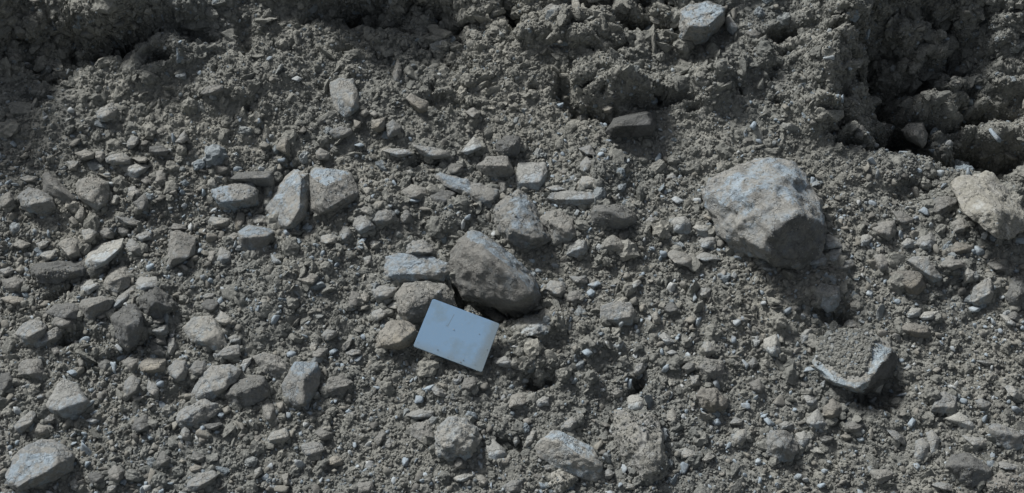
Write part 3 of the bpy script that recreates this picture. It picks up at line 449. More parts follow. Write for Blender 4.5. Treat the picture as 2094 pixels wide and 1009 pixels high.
DATA2 = """T1|b|770,860 800,825 840,835 845,870 800,905 770,890|b|640,960 680,940 740,930 800,960 790,1000 700,1005 645,990|d|900,890 980,885 1030,915 1010,950 940,945 905,920|g|800,960 880,950 900,965 890,990 840,990|b|1060,865 1120,790 1150,850 1110,875|b|120,955 160,920 175,945 150,970|b|415,885 450,850 490,840 485,870 440,895|g|580,920 630,920 640,960 610,990 575,960|g|450,930 520,910 575,930 570,965 490,970|w|850,880 880,850 905,860 890,895|d|480,190 520,150 590,170 600,215 540,235 490,215|b|1535,740 1560,720 1590,735 1570,750|b|240,640 260,632 275,650 255,662|b|75,625 92,612 108,625 95,642|w|785,140 820,120 850,170 810,185
T2|w|600,725 650,740 645,775 610,780|g|1280,680 1330,650 1375,685 1350,725 1310,710|b|1415,175 1450,163 1490,175 1480,192 1430,192|g|630,690 680,655 700,690 670,715|w|30,890 60,860 100,880 60,905|w|0,735 30,715 45,740 20,755|b|600,880 650,868 670,885 640,897|b|270,800 300,765 325,795 290,815|g|370,930 400,900 460,930 450,970 390,975|g|840,450 865,355 885,360 895,440 880,500 845,495|t|920,595 950,565 1000,600 1060,620 1070,680 1010,690 950,640|t|700,690 730,670 755,695 735,720|w|1280,800 1305,780 1320,805|g|220,480 260,460 295,480 270,500|w|600,445 640,435 660,460 625,470
T3|w|410,125 440,85 490,100 480,140 430,145|g|200,60 260,15 320,30 300,65 230,75|g|350,60 370,20 405,30 395,70|w|400,390 430,378 455,395 420,410|b|430,690 460,680 490,720 470,750 435,745|t|565,660 600,630 640,650 620,690 580,685|b|430,990 470,950 520,970 510,1035 460,1065 432,1030|w|1460,770 1490,735 1510,750 1490,795|w|840,600 900,590 910,620 880,640|b|420,900 500,880 535,950 470,945|w|290,245 320,235 335,265 300,270|g|1440,200 1480,180 1540,200 1530,250 1470,255|b|820,180 860,150 885,160 840,190|b|55,190 75,180 90,200 70,210
T4|g|570,800 620,755 650,800 620,850 580,840|w|1385,790 1400,775 1440,830 1470,850 1460,870 1430,850|b|130,650 150,630 180,650 170,675|g|1480,930 1500,920 1575,970 1530,975|w|640,630 680,620 685,640 650,645|w|1120,690 1165,680 1150,710|t|1300,515 1350,520 1340,550 1310,540|g|790,960 820,925 860,950 880,1000 820,1000|w|80,30 110,25 120,50 95,60|t|1590,660 1600,600 1640,610 1640,680
M1|g|0,215 60,180 95,220 85,275 30,290 0,270|b|120,100 170,85 225,95 220,130 150,135|w|730,30 760,15 920,25 870,60 825,120 780,90|w|705,100 735,80 760,100 740,125 710,120|b|655,265 690,205 720,215 715,265|b|775,160 820,150 835,185 800,240 770,200|d|805,250 880,190 920,235 885,300 825,290|g|930,235 980,195 1010,215 960,250|b|700,330 760,335 880,370 885,395 830,400 740,380|d|705,390 800,410 800,450 740,460 710,430|w|815,460 860,425 925,430 920,475 860,490|b|770,480 800,465 870,520 860,560 800,570 765,540|g|350,500 400,465 470,470 510,520 495,580 430,600 390,560|b|220,500 260,480 300,485 290,520 240,540|b|235,570 270,550 340,540 350,580 270,610|g|1010,410 1060,375 1120,390 1140,415 1080,420|g|1250,590 1265,550 1310,540 1310,600 1280,625|b|0,660 50,640 80,660 70,695 20,700|b|90,660 130,620 150,660 130,690|g|10,720 90,700 150,720 150,780 80,800 20,770|w|570,945 650,910 665,930 600,965|w|820,740 850,700 950,700 960,760 880,800 830,780|g|310,990 340,930 400,920 445,950 450,1015 370,1025|t|0,830 60,815 140,830 165,860 100,880 30,860|w|225,870 270,845 305,850 290,880 240,890|d|270,920 330,870 460,860 490,900 480,960 400,930 320,960|g|890,970 990,945 1005,975 930,1000|d|1215,890 1260,830 1340,850 1330,890 1280,920|b|1300,950 1340,910 1410,940 1420,980 1370,1005 1320,985|b|1225,820 1260,800 1310,805 1300,835 1240,840|t|1425,370 1445,310 1480,315 1490,360 1450,420 1425,415|g|1370,460 1420,430 1450,440 1440,490 1390,485|b|1260,355 1300,335 1320,360 1400,350 1390,400 1280,395|b|1510,360 1560,325 1610,335 1620,375 1540,385|b|1140,395 1160,370 1175,400 1165,430 1145,425|g|455,330 480,265 510,280 520,340 500,375 460,350|b|415,350 440,330 485,380 460,405|b|500,420 560,400 590,430 560,490 520,500 495,450|g|70,510 120,475 190,500 180,520 110,530|g|600,430 650,400 700,430 690,470 620,470|b|405,0 480,0 470,60 420,50|g|840,100 890,85 930,120 880,150|g|940,60 990,50 1010,110 980,150 930,120|b|580,70 680,85 700,100 640,100|b|1185,175 1235,140 1265,165 1215,190|w|975,495 1000,485 1020,500 995,512|b|895,275 920,265 935,285 910,300|b|600,700 640,672 660,700 620,725
M2|w|600,395 605,350 640,320 700,345 740,400 690,440 640,445|b|395,490 410,450 460,440 510,455 510,500 430,515|w|515,440 540,390 575,395 595,440 560,480 520,500|b|700,355 760,300 820,290 860,310 870,360 800,390 745,395|b|890,340 910,300 940,290 965,330 955,375 900,380|g|895,180 950,140 1040,160 1055,210 1010,240 930,225|w|930,230 970,215 1015,235 1000,250 945,248|d|1065,215 1110,170 1200,175 1230,190 1195,220 1190,260 1110,265 1085,245|d|1155,30 1200,10 1270,20 1265,60 1220,85 1165,75|w|1060,50 1100,45 1105,65 1070,68|w|990,290 1010,275 1085,285 1080,300 1030,305|g|630,285 700,265 725,295 690,330 640,310|b|730,245 790,235 785,280 740,290|w|440,320 490,280 515,295 490,330 450,335|b|705,780 740,755 800,760 870,770 860,820 790,850 730,840|g|565,900 575,830 590,785 640,800 650,850 610,890|g|640,820 665,785 700,810 695,850 665,865|g|620,910 650,880 700,870 690,900|b|800,885 850,850 885,860 890,900 840,900|b|705,950 720,910 780,890 810,910 800,950 730,975|g|260,715 330,680 390,690 370,740 310,760|w|120,750 150,740 150,780 125,790|b|170,640 190,630 200,655|b|75,820 110,830 100,870 70,850|b|5,860 40,850 35,910 5,920|w|50,890 90,885 105,905 60,912|b|695,500 720,475 765,490 755,530 710,535|w|1435,440 1455,420 1475,430 1460,460 1440,460|g|1380,905 1440,885 1500,920 1545,970 1515,1000 1450,980|g|1480,110 1540,120 1545,180 1500,200|w|230,500 260,465 285,475 255,525|b|10,350 60,330 70,365 20,385|w|290,440 335,430 345,465 310,490|b|660,585 710,570 715,620 680,640|b|920,60 950,40 970,70 940,80
M3|b|410,140 450,85 520,95 550,130 520,165 440,175|b|830,360 860,335 900,350 880,390 845,385|w|1115,400 1150,380 1220,395 1230,440 1170,460|w|1155,480 1200,450 1255,460 1260,510 1220,535 1160,525|w|1230,395 1270,385 1280,430 1240,440|g|1265,480 1300,465 1320,500 1290,530 1265,515|t|1175,330 1220,310 1265,330 1260,360 1200,355|w|985,230 1010,208 1070,240 1030,265|w|945,80 1000,60 1035,110 1000,130 950,110|g|950,560 1000,530 1100,570 1125,600 1130,650 1060,635 990,600|w|1120,585 1180,550 1260,570 1290,600 1220,610 1150,605|b|215,770 250,725 330,730 350,780 320,830 250,810|g|345,830 370,790 430,785 455,830 400,860 360,855|g|470,795 500,770 530,795 510,825 480,820|b|195,540 225,515 245,540 225,565|w|710,780 760,730 800,710 810,740 760,765|g|180,920 220,890 265,920 250,955 200,950|d|935,880 990,855 1030,880 1045,920 990,940 940,910|b|1145,800 1180,760 1230,780 1210,835 1160,830|g|865,930 900,910 930,950 920,990 880,990|w|1060,970 1110,935 1140,960 1120,990|w|790,880 820,865 835,900 800,920|b|735,840 775,820 790,870 750,880|b|680,690 720,665 745,700 700,720|w|1510,650 1545,612 1640,635 1630,665 1570,675|w|225,160 290,145 350,170 270,185|d|680,45 720,30 740,55 715,80|w|535,445 580,420 590,435 555,460|b|370,700 470,695 480,740 400,745|b|475,750 540,725 565,745 510,770|b|495,890 520,860 545,880 520,915
M4|w|370,460 420,440 480,475 515,525 440,530 380,540|w|605,500 620,450 660,440 690,465 650,515 615,520|g|680,400 750,365 820,360 830,420 790,490 700,450|w|450,230 475,200 495,220 490,245|w|855,75 880,65 905,90 890,115 860,100|g|1030,250 1080,215 1150,210 1200,240 1190,290 1100,350 1040,320|g|1160,370 1230,340 1280,390 1240,430 1170,440|w|860,500 890,465 940,480 930,530 870,530|w|940,500 980,450 1040,430 1080,480 1050,530 980,545|g|800,300 870,310 940,350 930,380 860,400 820,350|t|1140,520 1200,490 1300,510 1290,550 1200,575 1150,560|g|690,570 740,560 790,600 785,660 730,680 700,620|g|1100,610 1150,580 1250,610 1270,640 1170,670 1090,640|b|1225,680 1260,645 1310,670 1300,730 1240,745|b|1265,890 1290,880 1350,890 1330,915 1280,920|w|1455,930 1500,930 1565,990 1550,1005 1490,990|b|640,810 660,770 690,790 680,835|w|725,830 745,815 755,860 735,865|g|475,355 500,340 512,375 490,395|d|1490,950 1540,900 1580,940 1570,980|g|1380,620 1440,600 1520,650 1500,680 1400,650|t|1565,650 1595,620 1640,625 1630,675|b|505,990 540,960 600,975 600,1015 520,1020|w|60,885 130,865 135,890 80,900|b|185,880 240,875 250,905 200,915
B1|b|255,570 290,545 335,560 320,600 270,600|g|180,640 220,590 300,610 300,665 220,670|g|105,250 170,205 240,215 265,290 250,345 190,310 115,305|d|0,300 60,290 80,340 60,400 20,420 0,400|b|720,400 750,330 790,305 830,340 830,410 790,430 740,440|b|860,400 880,340 930,370 945,410 930,445 880,420|t|820,250 870,205 980,215 985,290 900,300 830,290|b|990,270 1040,215 1100,225 1115,290 1090,340 1050,350 1000,310|b|1120,270 1160,225 1210,230 1230,280 1180,325 1130,310|w|1350,90 1390,70 1430,90 1420,120 1360,120|d|1200,600 1300,590 1320,600 1270,640 1210,630|b|1070,640 1090,615 1125,640 1120,700 1070,690|d|775,620 790,570 870,540 900,600 870,640 800,650|d|920,830 930,780 970,760 1015,800 1000,850 940,860|d|1125,810 1150,760 1215,790 1200,830|t|1115,860 1150,835 1210,850 1180,890 1120,890|g|630,880 680,840 735,870 740,920 700,950 640,930|d|510,900 560,880 620,900 620,950 540,960|d|575,250 620,205 665,230 660,280 610,300|w|880,50 920,20 990,10 1000,60 950,80|d|880,130 930,120 990,190 960,205 890,180|g|905,110 930,85 980,90 985,130 930,135|b|990,190 995,95 1030,90 1045,150 1020,195|w|460,220 490,205 510,250 470,270|b|390,290 430,275 465,300 440,320|w|410,950 440,920 480,960 450,1000 425,980|b|630,985 660,950 690,960 680,1009 640,1009|b|760,880 800,870 810,905 780,920|b|640,700 665,690 680,720 660,740|w|500,580 560,555 590,575 560,600|g|300,150 340,125 370,180 320,190|g|710,230 760,200 830,210 830,250 790,300 740,270|b|1270,540 1300,520 1330,540 1310,570|b|1310,510 1350,490 1370,520 1330,550|b|1470,720 1510,680 1545,670 1540,700 1490,730|w|945,320 975,312 1000,325 970,335|b|1055,820 1075,808 1100,820 1080,838
B2|w|130,620 145,595 175,600 150,635|d|205,640 240,630 235,680 210,680|g|355,650 400,620 465,650 450,690 400,705|t|430,810 480,785 525,810 520,845 440,840|g|45,500 75,465 120,490 135,570 100,605 60,570|g|125,480 170,465 180,510 150,530|b|325,150 350,95 385,90 380,140 340,180|g|330,190 380,150 440,150 420,200 360,225|b|395,75 430,35 480,45 490,75 440,110 410,110|g|510,150 560,90 590,80 580,120 530,170|b|440,170 480,150 500,165 450,195|b|535,185 570,155 630,165 640,185 570,205|b|575,215 640,190 630,220 600,235|b|190,180 215,165 250,175 240,210 195,205|w|590,45 620,35 645,50 620,65|w|875,545 980,510 1060,525 1060,560 950,580|g|1175,830 1210,790 1255,810 1250,865 1190,870|g|705,690 740,645 780,650 775,690 730,735|b|760,730 800,680 830,700 800,750|w|870,820 880,795 915,800 905,850 880,850|w|945,480 955,430 1000,435 1000,475|b|1040,380 1060,365 1145,430 1120,445 1060,420|b|1080,360 1110,340 1145,370 1130,400|g|1215,390 1240,330 1300,320 1330,370 1270,420|b|1325,370 1380,350 1390,385 1350,405|w|1170,340 1200,300 1245,310 1220,360 1190,370|w|930,280 930,230 990,240 1020,290 960,300|g|590,975 620,940 700,935 710,970 690,1009 600,1009|g|160,900 200,890 215,960 180,970|w|675,600 720,580 735,610 700,640|b|1465,970 1520,930 1580,930 1590,1009 1480,1009|b|0,670 40,665 30,700 0,715|b|0,870 40,850 50,890 0,930|w|835,540 850,520 870,535 855,555|w|1405,240 1430,215 1480,195 1540,230 1530,265 1450,260|g|1310,905 1350,900 1380,930 1370,970 1330,970|w|1175,920 1240,890 1300,900 1260,940 1190,940|w|455,875 475,862 495,875 470,890|w|105,180 125,165 145,185 120,200
B3|b|300,620 370,560 410,570 410,600 370,655|w|500,730 550,690 560,720 510,770|w|540,590 580,585 615,620 570,620|w|430,480 450,455 475,465 450,505|b|560,880 590,860 630,890 600,930 570,930|b|205,850 240,825 275,850 250,880 215,875|b|1015,770 1040,735 1100,760 1130,790 1080,805 1030,800|g|1135,815 1180,770 1225,790 1170,830|d|1020,270 1060,235 1110,225 1115,275 1060,305|b|1140,130 1180,105 1210,130 1240,175 1200,195 1150,175|w|885,80 920,55 950,100 990,120 930,130|w|930,175 970,160 1005,180 960,200|b|740,300 760,240 800,225 815,270 770,320|g|600,410 640,385 680,405 670,440 620,445|g|0,510 10,410 130,400 140,455 40,500|w|160,470 200,435 240,440 240,490 180,500|b|1320,690 1350,640 1400,630 1420,680 1380,735 1340,720|w|1200,590 1240,560 1260,600 1220,615|b|1300,600 1340,560 1390,575 1380,610|g|920,560 970,500 1000,540 990,620 950,590|b|1310,240 1340,220 1370,240 1350,265|b|1410,240 1450,205 1480,240 1440,280|b|690,945 750,960 750,990 680,985|b|1070,310 1130,310 1130,370 1080,380|b|85,740 110,640 160,640 150,720 110,755|b|80,570 120,560 140,590 100,610|w|20,690 50,650 70,700 40,740|g|430,170 470,150 500,180 470,205|g|1420,350 1480,330 1520,380 1500,430 1440,400|w|370,145 400,130 415,165 390,180
B4|b|1190,665 1260,670 1350,690 1350,730 1270,750 1220,700|w|1360,840 1430,820 1560,850 1560,880 1440,870|b|1010,960 1050,945 1120,950 1150,1000 1080,990|w|900,840 930,820 950,850 935,880|w|820,545 850,525 875,540 845,560|w|920,540 945,530 965,580 945,585|b|870,600 900,560 925,580 895,630|b|745,630 800,640 860,680 860,730 800,690|b|1010,280 1050,255 1080,270 1040,305|b|1270,225 1310,215 1390,240 1350,265|b|1440,370 1490,370 1560,430 1550,470 1480,430|b|1270,460 1320,445 1375,480 1340,520 1290,500|w|250,430 290,415 340,450 340,500 280,500|w|265,590 340,500 400,600 370,630 290,620|t|370,480 430,450 490,490 480,560 420,580 370,550|w|20,100 100,65 125,140 120,210 60,200 20,150|w|235,80 270,40 310,30 300,80 250,130|w|110,600 150,580 200,600 180,630 120,630|w|20,570 45,560 90,600 70,620|g|480,600 560,580 620,600 600,650 520,645|w|570,685 610,675 620,700 585,705|b|640,640 660,620 680,680 650,700|b|470,670 510,655 550,680 510,700|g|650,870 750,865 800,890 760,940 700,960 660,920|d|345,680 380,660 440,680 380,720|w|210,660 260,640 300,680 270,750 220,720|w|230,310 265,300 265,320 240,330|g|990,540 1025,535 1020,570 985,575"""
def area(p):
    p = np.array(p); q = np.roll(p, -1, 0); return abs((p[:, 0]*q[:, 1]-q[:, 0]*p[:, 1]).sum())/2
rocks = []
for ln in DATA.strip().split('\n'):
    tl, tone, rough, ol, rd, ref, lab = ln.split('|')
    ox, oy, f = TILE[tl]
    out = [(ox+float(a)/f, oy+float(b)/f) for a, b in (q.split(',') for q in ol.split())]
    rdg = [(ox+float(a)/f, oy+float(b)/f, float(h)/f) for a, b, h in (q.split(',') for q in rd.split())]
    rocks.append(dict(tone=tone, rough=min(float(rough), 2.3), out=out, ridge=rdg, ref=None if ref == '0' else ref, label=lab, big=True))
for ln in DATA2.strip().split('\n'):
    it = ln.split('|'); ox, oy, f = TILE[it[0]]
    for tone, ol in zip(it[1::2], it[2::2]):
        out = [(ox+float(a)/f, oy+float(b)/f) for a, b in (q.split(',') for q in ol.split())]
        rocks.append(dict(tone=tone, rough=1.3, out=out, ridge=None, ref=None, label=None, big=False))
for k, r in enumerate(rocks):
    o = np.array(r['out']); r['c'] = o.mean(0); r['area'] = area(o); r['size'] = math.sqrt(r['area']); r['id'] = k

def in_poly(px, py, o):
    ins = np.zeros(len(px), bool); n = len(o)
    for i in range(n):
        x1, y1 = o[i]; x2, y2 = o[(i+1) % n]
        ins ^= ((y1 > py) != (y2 > py)) & (px < (x2-x1)*(py-y1)/(y2-y1+1e-9)+x1)
    return ins
def project(P3):
    d = P3-CAM; z = d@FWD
    return W/2+(d@RGT)/z*FPX, H/2-(d@UPV)/z*FPX
def hull_planes(pts):
    bm = bmesh.new()
    for p in pts: bm.verts.new(p)
    bmesh.ops.convex_hull(bm, input=bm.verts[:])
    bm.normal_update()
    c = np.mean(pts, 0); pl = []
    for f in bm.faces:
        if f.calc_area() < 1e-12: continue
        n = np.array(f.normal[:]); d = float(np.dot(n, np.array(f.verts[0].co[:])-c))
        if d < 0: n, d = -n, -d
        if d < 1e-6: continue
        for q in pl:
            if np.dot(q[0], n) > .997 and abs(q[1]-d) < .1*d: break
        else: pl.append((n, d))
    bm.free()
    return c, np.array([p[0] for p in pl]), np.array([p[1] for p in pl])
def polytope(pts, lvl, sharp, rough, seed, chips=5):
    rr = np.random.default_rng(seed)
    pts = np.array(pts); c, nn, dd = hull_planes(pts)
    ce = pts-c; w, v = np.linalg.eigh(np.cov(ce.T)); sd = np.sqrt(np.maximum(w, 1e-10)); sd = np.maximum(sd, sd.max()*.35)
    size = float(np.sqrt(sd[1]*sd[2])*3)
    for k in range(chips):
        n = rr.normal(size=3); n /= np.linalg.norm(n)
        nn = np.vstack([nn, n]); dd = np.append(dd, (ce@n).max()*rr.uniform(.84, .97))
    dirs, faces = ico(lvl)
    u = (dirs*sd)@v.T; u /= np.linalg.norm(u, axis=1)[:, None]
    cosn = np.maximum(u@nn.T, 1e-4)/dd
    mx = cosn.max(1); r = ((cosn/mx[:, None])**sharp).sum(1)**(-1/sharp)/mx
    p = u*r[:, None]
    off = rr.uniform(0, 100, 3)
    q = p+off*1.0
    a1 = fbm3(q, 2.4/size, 3, seed % 97)*(0.014 if rough < 1.8 else .030)*rough*size
    a2 = fbm3(q, 13.0/size, 4, seed % 89+3, .6)*0.011*rough*size
    a3 = (1-2*abs(fbm3(q, 5.0/size, 2, seed % 83+5)))*0.011*rough*size
    if lvl >= 4: a2 = a2+fbm3(q, 110, 3, seed % 71+9)*.0016*min(rough, 2.5)
    p = p+u*(a1+a2+a3)[:, None]
    return c+p, faces
def rock_points(r, seed, up=0.002):
    rr = random.Random(seed)
    out = r['out']; c = r['c']; size = r['size']
    ts = [hit(*((c+(np.array(p)-c)*.9))) for p in out]+[hit(*c)]
    P2 = [(x, y, t) for (x, y), t in zip(list(out)+[tuple(c)], ts) if t]
    if len(P2) < 3: return None
    A = np.array([[p[0]-c[0], p[1]-c[1], 1] for p in P2]); b = np.array([p[2] for p in P2])
    # local ground plane; lean it towards the usual inclination of the slope so pits do not twist small stones
    k, *_ = np.linalg.lstsq(A, b, rcond=None)
    mpp = k[2]/FPX
    lim = 1.6*mpp
    k[0] = np.clip(k[0], -.35*mpp, .35*mpp); k[1] = np.clip(k[1], -lim, -.15*mpp)
    ymin = min(p[1] for p in out); ymax = max(p[1] for p in out); hgt = max(ymax-ymin, 1)
    def at(x, y, lift):
        t = k[2]+k[0]*(x-c[0])+k[1]*(y-c[1])-lift*mpp
        return CAM+ray_dir(x, y)*t
    e = up/mpp+.03*size
    pts = []
    for x, y in out:
        v = (ymax-y)/hgt
        pts.append(at(x, y, e+.16*size*v+rr.uniform(0, .03)*size))
        xs, ys = c+(np.array([x, y])-c)*.86
        t = k[2]+k[0]*(xs-c[0])+k[1]*(ys-c[1])+(.28*size)*mpp
        pts.append(CAM+ray_dir(xs, ys)*t)
    rd = r['ridge']
    if rd is None:
        rd = []; n = rr.choice([2, 3, 3, 4]); a0 = rr.uniform(0, 6.3)
        w = max(p[0] for p in out)-min(p[0] for p in out)
        sz = min(size, 1.2*min(w, hgt))
        for q in range(n):
            a = a0+q*6.283/n+rr.uniform(-.4, .4); f = rr.uniform(.15, .5)
            rd.append((c[0]+math.cos(a)*f*w*.5, c[1]+math.sin(a)*f*hgt*.5+.14*hgt, sz*rr.uniform(.5, .85)))
    for x, y, h in rd:
        v = (ymax-y)/hgt
        pts.append(at(x, y, e+(min(h*2.7, size*.85) if r['big'] else h)))
    return pts
order = sorted(rocks, key=lambda r: -r['area']*(100 if r['big'] else 1))
placed = []; spare = []
UP = {'large pale c': .06, 'blue topped ': .03, 'dark smooth ': .016, 'dim grey blo': .09, 'curved dusty': .03}
for n, r in enumerate(order):
    pts = rock_points(r, 1000+r['id'], UP.get((r['label'] or '')[:12], .016 if r['c'][1] < 330 else .009 if r['big'] else .006))
    if pts is None: print('NOHIT', r['c'], r['label']); continue
    lvl = 6 if r['size'] > 75 else 5 if r['size'] > 40 else 4 if r['size'] > 17 else 3
    V, Fc = polytope(pts, lvl, 300, r['rough'], 1000+r['id'], (3 if r['rough'] > 1.8 else 1) if r['big'] else 2)
    r['world'] = V.mean(0)
    if len(placed) < 300: placed.append((r, V, Fc))
    else: spare.append((V, Fc))

# ---- words for the smaller stones, from their own tone, shape and the nearest landmark
TW = {'k': 'dark', 'p': 'pale', 'b': 'bluish', 'w': 'pale', 'g': 'dusty grey', 't': 'tan', 'd': 'dark grey'}
marks = [r for r in rocks if r['ref']]+[dict(ref='the blue card', c=np.array([935., 685.]), size=125)]
def direction(d):
    a = (math.degrees(math.atan2(-d[1], d[0]))+360) % 360
    return ['right of', 'upper right of', 'above', 'upper left of', 'left of', 'lower left of', 'below', 'lower right of'][int(((a+22.5) % 360)//45)]
def shape_word(o):
    o = np.array(o)-np.mean(o, 0); w, v = np.linalg.eigh(np.cov(o.T)); ar = math.sqrt(w[1]/max(w[0], 1e-6)); ax = v[:, 1]
    an = abs(math.degrees(math.atan2(ax[1], ax[0]))) % 180
    if ar > 1.7: return 'long flat' if an < 35 or an > 145 else 'narrow upright'
    return 'pointed' if len(o) <= 4 else 'angular'
ORD = ['nearest', 'second nearest', 'third nearest', 'fourth nearest', 'fifth nearest', 'sixth nearest', 'seventh nearest', 'eighth nearest']
buckets = {}
for r, V, Fc in placed:
    if r['label']: continue
    best = min(marks, key=lambda m: np.linalg.norm(m['c']-r['c'])-.4*m['size'])
    r['lm'] = best['ref']; r['dir'] = direction(r['c']-best['c']); r['dist'] = np.linalg.norm(r['c']-best['c'])
    r['sw'] = shape_word(r['out'])
    buckets.setdefault((TW[r['tone']], r['lm'], r['dir']), []).append(r)
for key, rs in buckets.items():
    rs.sort(key=lambda r: r['dist'])
    for i, r in enumerate(rs):
        if len(rs) == 1: r['label'] = f"{r['sw']} {key[0]} stone just {key[2]} {key[1]}"
        else: r['label'] = f"{ORD[i]} {key[0]} stone {key[2]} {key[1]}"
for r, V, Fc in placed:
    c = V.mean(0); s = r['size']
    name = 'boulder' if s > 85 else 'rock' if s > 38 else 'stone'
    if s > 85: cat = 'boulder'
    else: cat = name
    o = mesh_np(name, V-c, Fc, MR[r['tone']]); o.location = c
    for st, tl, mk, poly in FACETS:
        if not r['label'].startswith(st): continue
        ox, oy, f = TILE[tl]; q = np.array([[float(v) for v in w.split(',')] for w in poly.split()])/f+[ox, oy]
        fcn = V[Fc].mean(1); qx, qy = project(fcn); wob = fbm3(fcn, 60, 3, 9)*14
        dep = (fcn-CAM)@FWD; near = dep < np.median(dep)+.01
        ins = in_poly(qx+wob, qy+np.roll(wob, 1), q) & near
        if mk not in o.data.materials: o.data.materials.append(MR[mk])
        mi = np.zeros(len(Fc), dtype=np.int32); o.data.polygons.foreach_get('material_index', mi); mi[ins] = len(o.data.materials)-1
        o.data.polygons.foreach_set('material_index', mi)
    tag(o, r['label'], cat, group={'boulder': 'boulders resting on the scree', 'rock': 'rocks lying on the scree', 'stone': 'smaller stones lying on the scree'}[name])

# ---------------------------------------------------------------- the blue card
def card():
    cs = [(884.9, 610.7), (1022.4, 662.5), (985.6, 762.2), (844.5, 708.6)]
    t0 = hit(935, 690); mpp = t0/FPX
    n = -FWD*math.cos(rad(14))+np.array([0, 0, 1.0])*math.sin(rad(14)); n /= np.linalg.norm(n)
    cc = CAM+ray_dir(934.3, 685.5)*(t0-40*mpp)
    def onp(px, py):
        d = ray_dir(px, py); t = np.dot(cc-CAM, n)/np.dot(d, n); return CAM+d*t
    top = [onp(*p) for p in cs]; th = .007
    bm = bmesh.new()
    va = [bm.verts.new(p) for p in top]; vb = [bm.verts.new(p-n*th) for p in top]
    bm.faces.new(va); bm.faces.new(vb[::-1])
    for i in range(4): bm.faces.new((va[i], vb[i], vb[(i+1) % 4], va[(i+1) % 4]))
    bmesh.ops.recalc_face_normals(bm, faces=bm.faces[:])
    vert_edges = [e for e in bm.edges if abs(np.dot(np.array((e.verts[0].co-e.verts[1].co)[:]), n)) > th*.9]
    bmesh.ops.bevel(bm, geom=vert_edges, offset=.0035, segments=4, affect='EDGES', profile=.5)
    bmesh.ops.bevel(bm, geom=[e for e in bm.edges if len(e.link_faces) == 2 and e.calc_face_angle() > .9], offset=.0006, segments=2, affect='EDGES')
    cc2 = cc-n*th/2
    ex = np.array(top[1])-np.array(top[0]); L = np.linalg.norm(ex); ex /= L; ey = np.cross(n, ex)
    from mathutils import Matrix
    M = Matrix(((ex[0], ey[0], n[0], cc2[0]), (ex[1], ey[1], n[1], cc2[1]), (ex[2], ey[2], n[2], cc2[2]), (0, 0, 0, 1)))
    bm.transform(M.inverted())
    me = bpy.data.meshes.new('card'); bm.to_mesh(me); bm.free()
    def b(t, bs):
        co = N(t, 'ShaderNodeTexCoord').outputs['Object']
        c = mix(t, ramp(t, noise(t, co, 22, 6, .6), [(.52, (0, 0, 0)), (.70, (1, 1, 1))]), (.23, .365, .52), (.215, .305, .38))
        sp = N(t, 'ShaderNodeSeparateXYZ'); t.links.new(co, sp.inputs[0])
        # worn grey band towards the right and lower edges, dust where the corners rub
        wob = math_(t, 'MULTIPLY', math_(t, 'SUBTRACT', noise(t, co, 55, 5, .7), .5), .03)
        ed = math_(t, 'ADD', sp.outputs[0], wob)
        c = mix(t, ramp(t, ed, [(.040, (0, 0, 0)), (.056, (.8, .8, .8))]), c, (.205, .25, .27))
        ed2 = math_(t, 'ADD', math_(t, 'MULTIPLY', sp.outputs[1], -1), wob)
        c = mix(t, ramp(t, ed2, [(.028, (0, 0, 0)), (.046, (.7, .7, .7))]), c, (.225, .285, .32))
        c = mix(t, ramp(t, noise(t, co, 420, 3, .6), [(.60, (0, 0, 0)), (.72, (.5, .5, .5))]), c, (.36, .42, .44))
        # one scratch
        mp_ = N(t, 'ShaderNodeMapping'); mp_.inputs['Location'].default_value = (.022, -.018, 0); mp_.inputs['Rotation'].default_value = (0, 0, rad(8))
        t.links.new(co, mp_.inputs[0]); s2 = N(t, 'ShaderNodeSeparateXYZ'); t.links.new(mp_.outputs[0], s2.inputs[0])
        lx = math_(t, 'LESS_THAN', math_(t, 'ABSOLUTE', s2.outputs[0], 0), .0007); ly = math_(t, 'LESS_THAN', math_(t, 'ABSOLUTE', s2.outputs[1], 0), .012)
        c = mix(t, math_(t, 'MULTIPLY', math_(t, 'MULTIPLY', lx, ly), .6), c, (.15, .19, .21))
        t.links.new(c, bs.inputs['Base Color']); bs.inputs['Roughness'].default_value = .6
        bump(t, bs, noise(t, co, 60, 4, .5), .1, .002)
    me.materials.append(mat('worn_blue_card', b))
    o = bpy.data.objects.new('card', me); C.objects.link(o); o.matrix_world = M
    tag(o, 'pale blue rectangular card lying tilted among the rocks near the centre', 'card')
card()

# ---------------------------------------------------------------- gravel and crumbs (nobody could count them)
def inside_any(px, py, shrink):
    m = np.zeros(len(px), bool)
    for r in rocks:
        if r['size'] < 15: continue
        c = r['c']; o = (np.array(r['out'])-c)*shrink+c
        x0, y0 = o.min(0); x1, y1 = o.max(0)
        k = np.where((px > x0) & (px < x1) & (py > y0) & (py < y1))[0]
        if not len(k): continue
        ins = np.zeros(len(k), bool); n = len(o)
        for i in range(n):
            x1_, y1_ = o[i]; x2_, y2_ = o[(i+1) % n]
            cnd = ((y1_ > py[k]) != (y2_ > py[k])) & (px[k] < (x2_-x1_)*(py[k]-y1_)/(y2_-y1_+1e-9)+x1_)
            ins ^= cnd
        m[k[ins]] = True
    o = np.array([(884.9, 610.7), (1022.4, 662.5), (985.6, 762.2), (844.5, 708.6)]); c = o.mean(0); o = (o-c)*1.0+c
    ins = np.ones(len(px), bool)
    for i in range(4):
        a = o[i]; b2 = o[(i+1) % 4]; ins &= ((b2[0]-a[0])*(py-a[1])-(b2[1]-a[1])*(px-a[0])) > 0
    return m | ins
def project(P3):
    d = P3-CAM; z = d@FWD
    return W/2+(d@RGT)/z*FPX, H/2-(d@UPV)/z*FPX
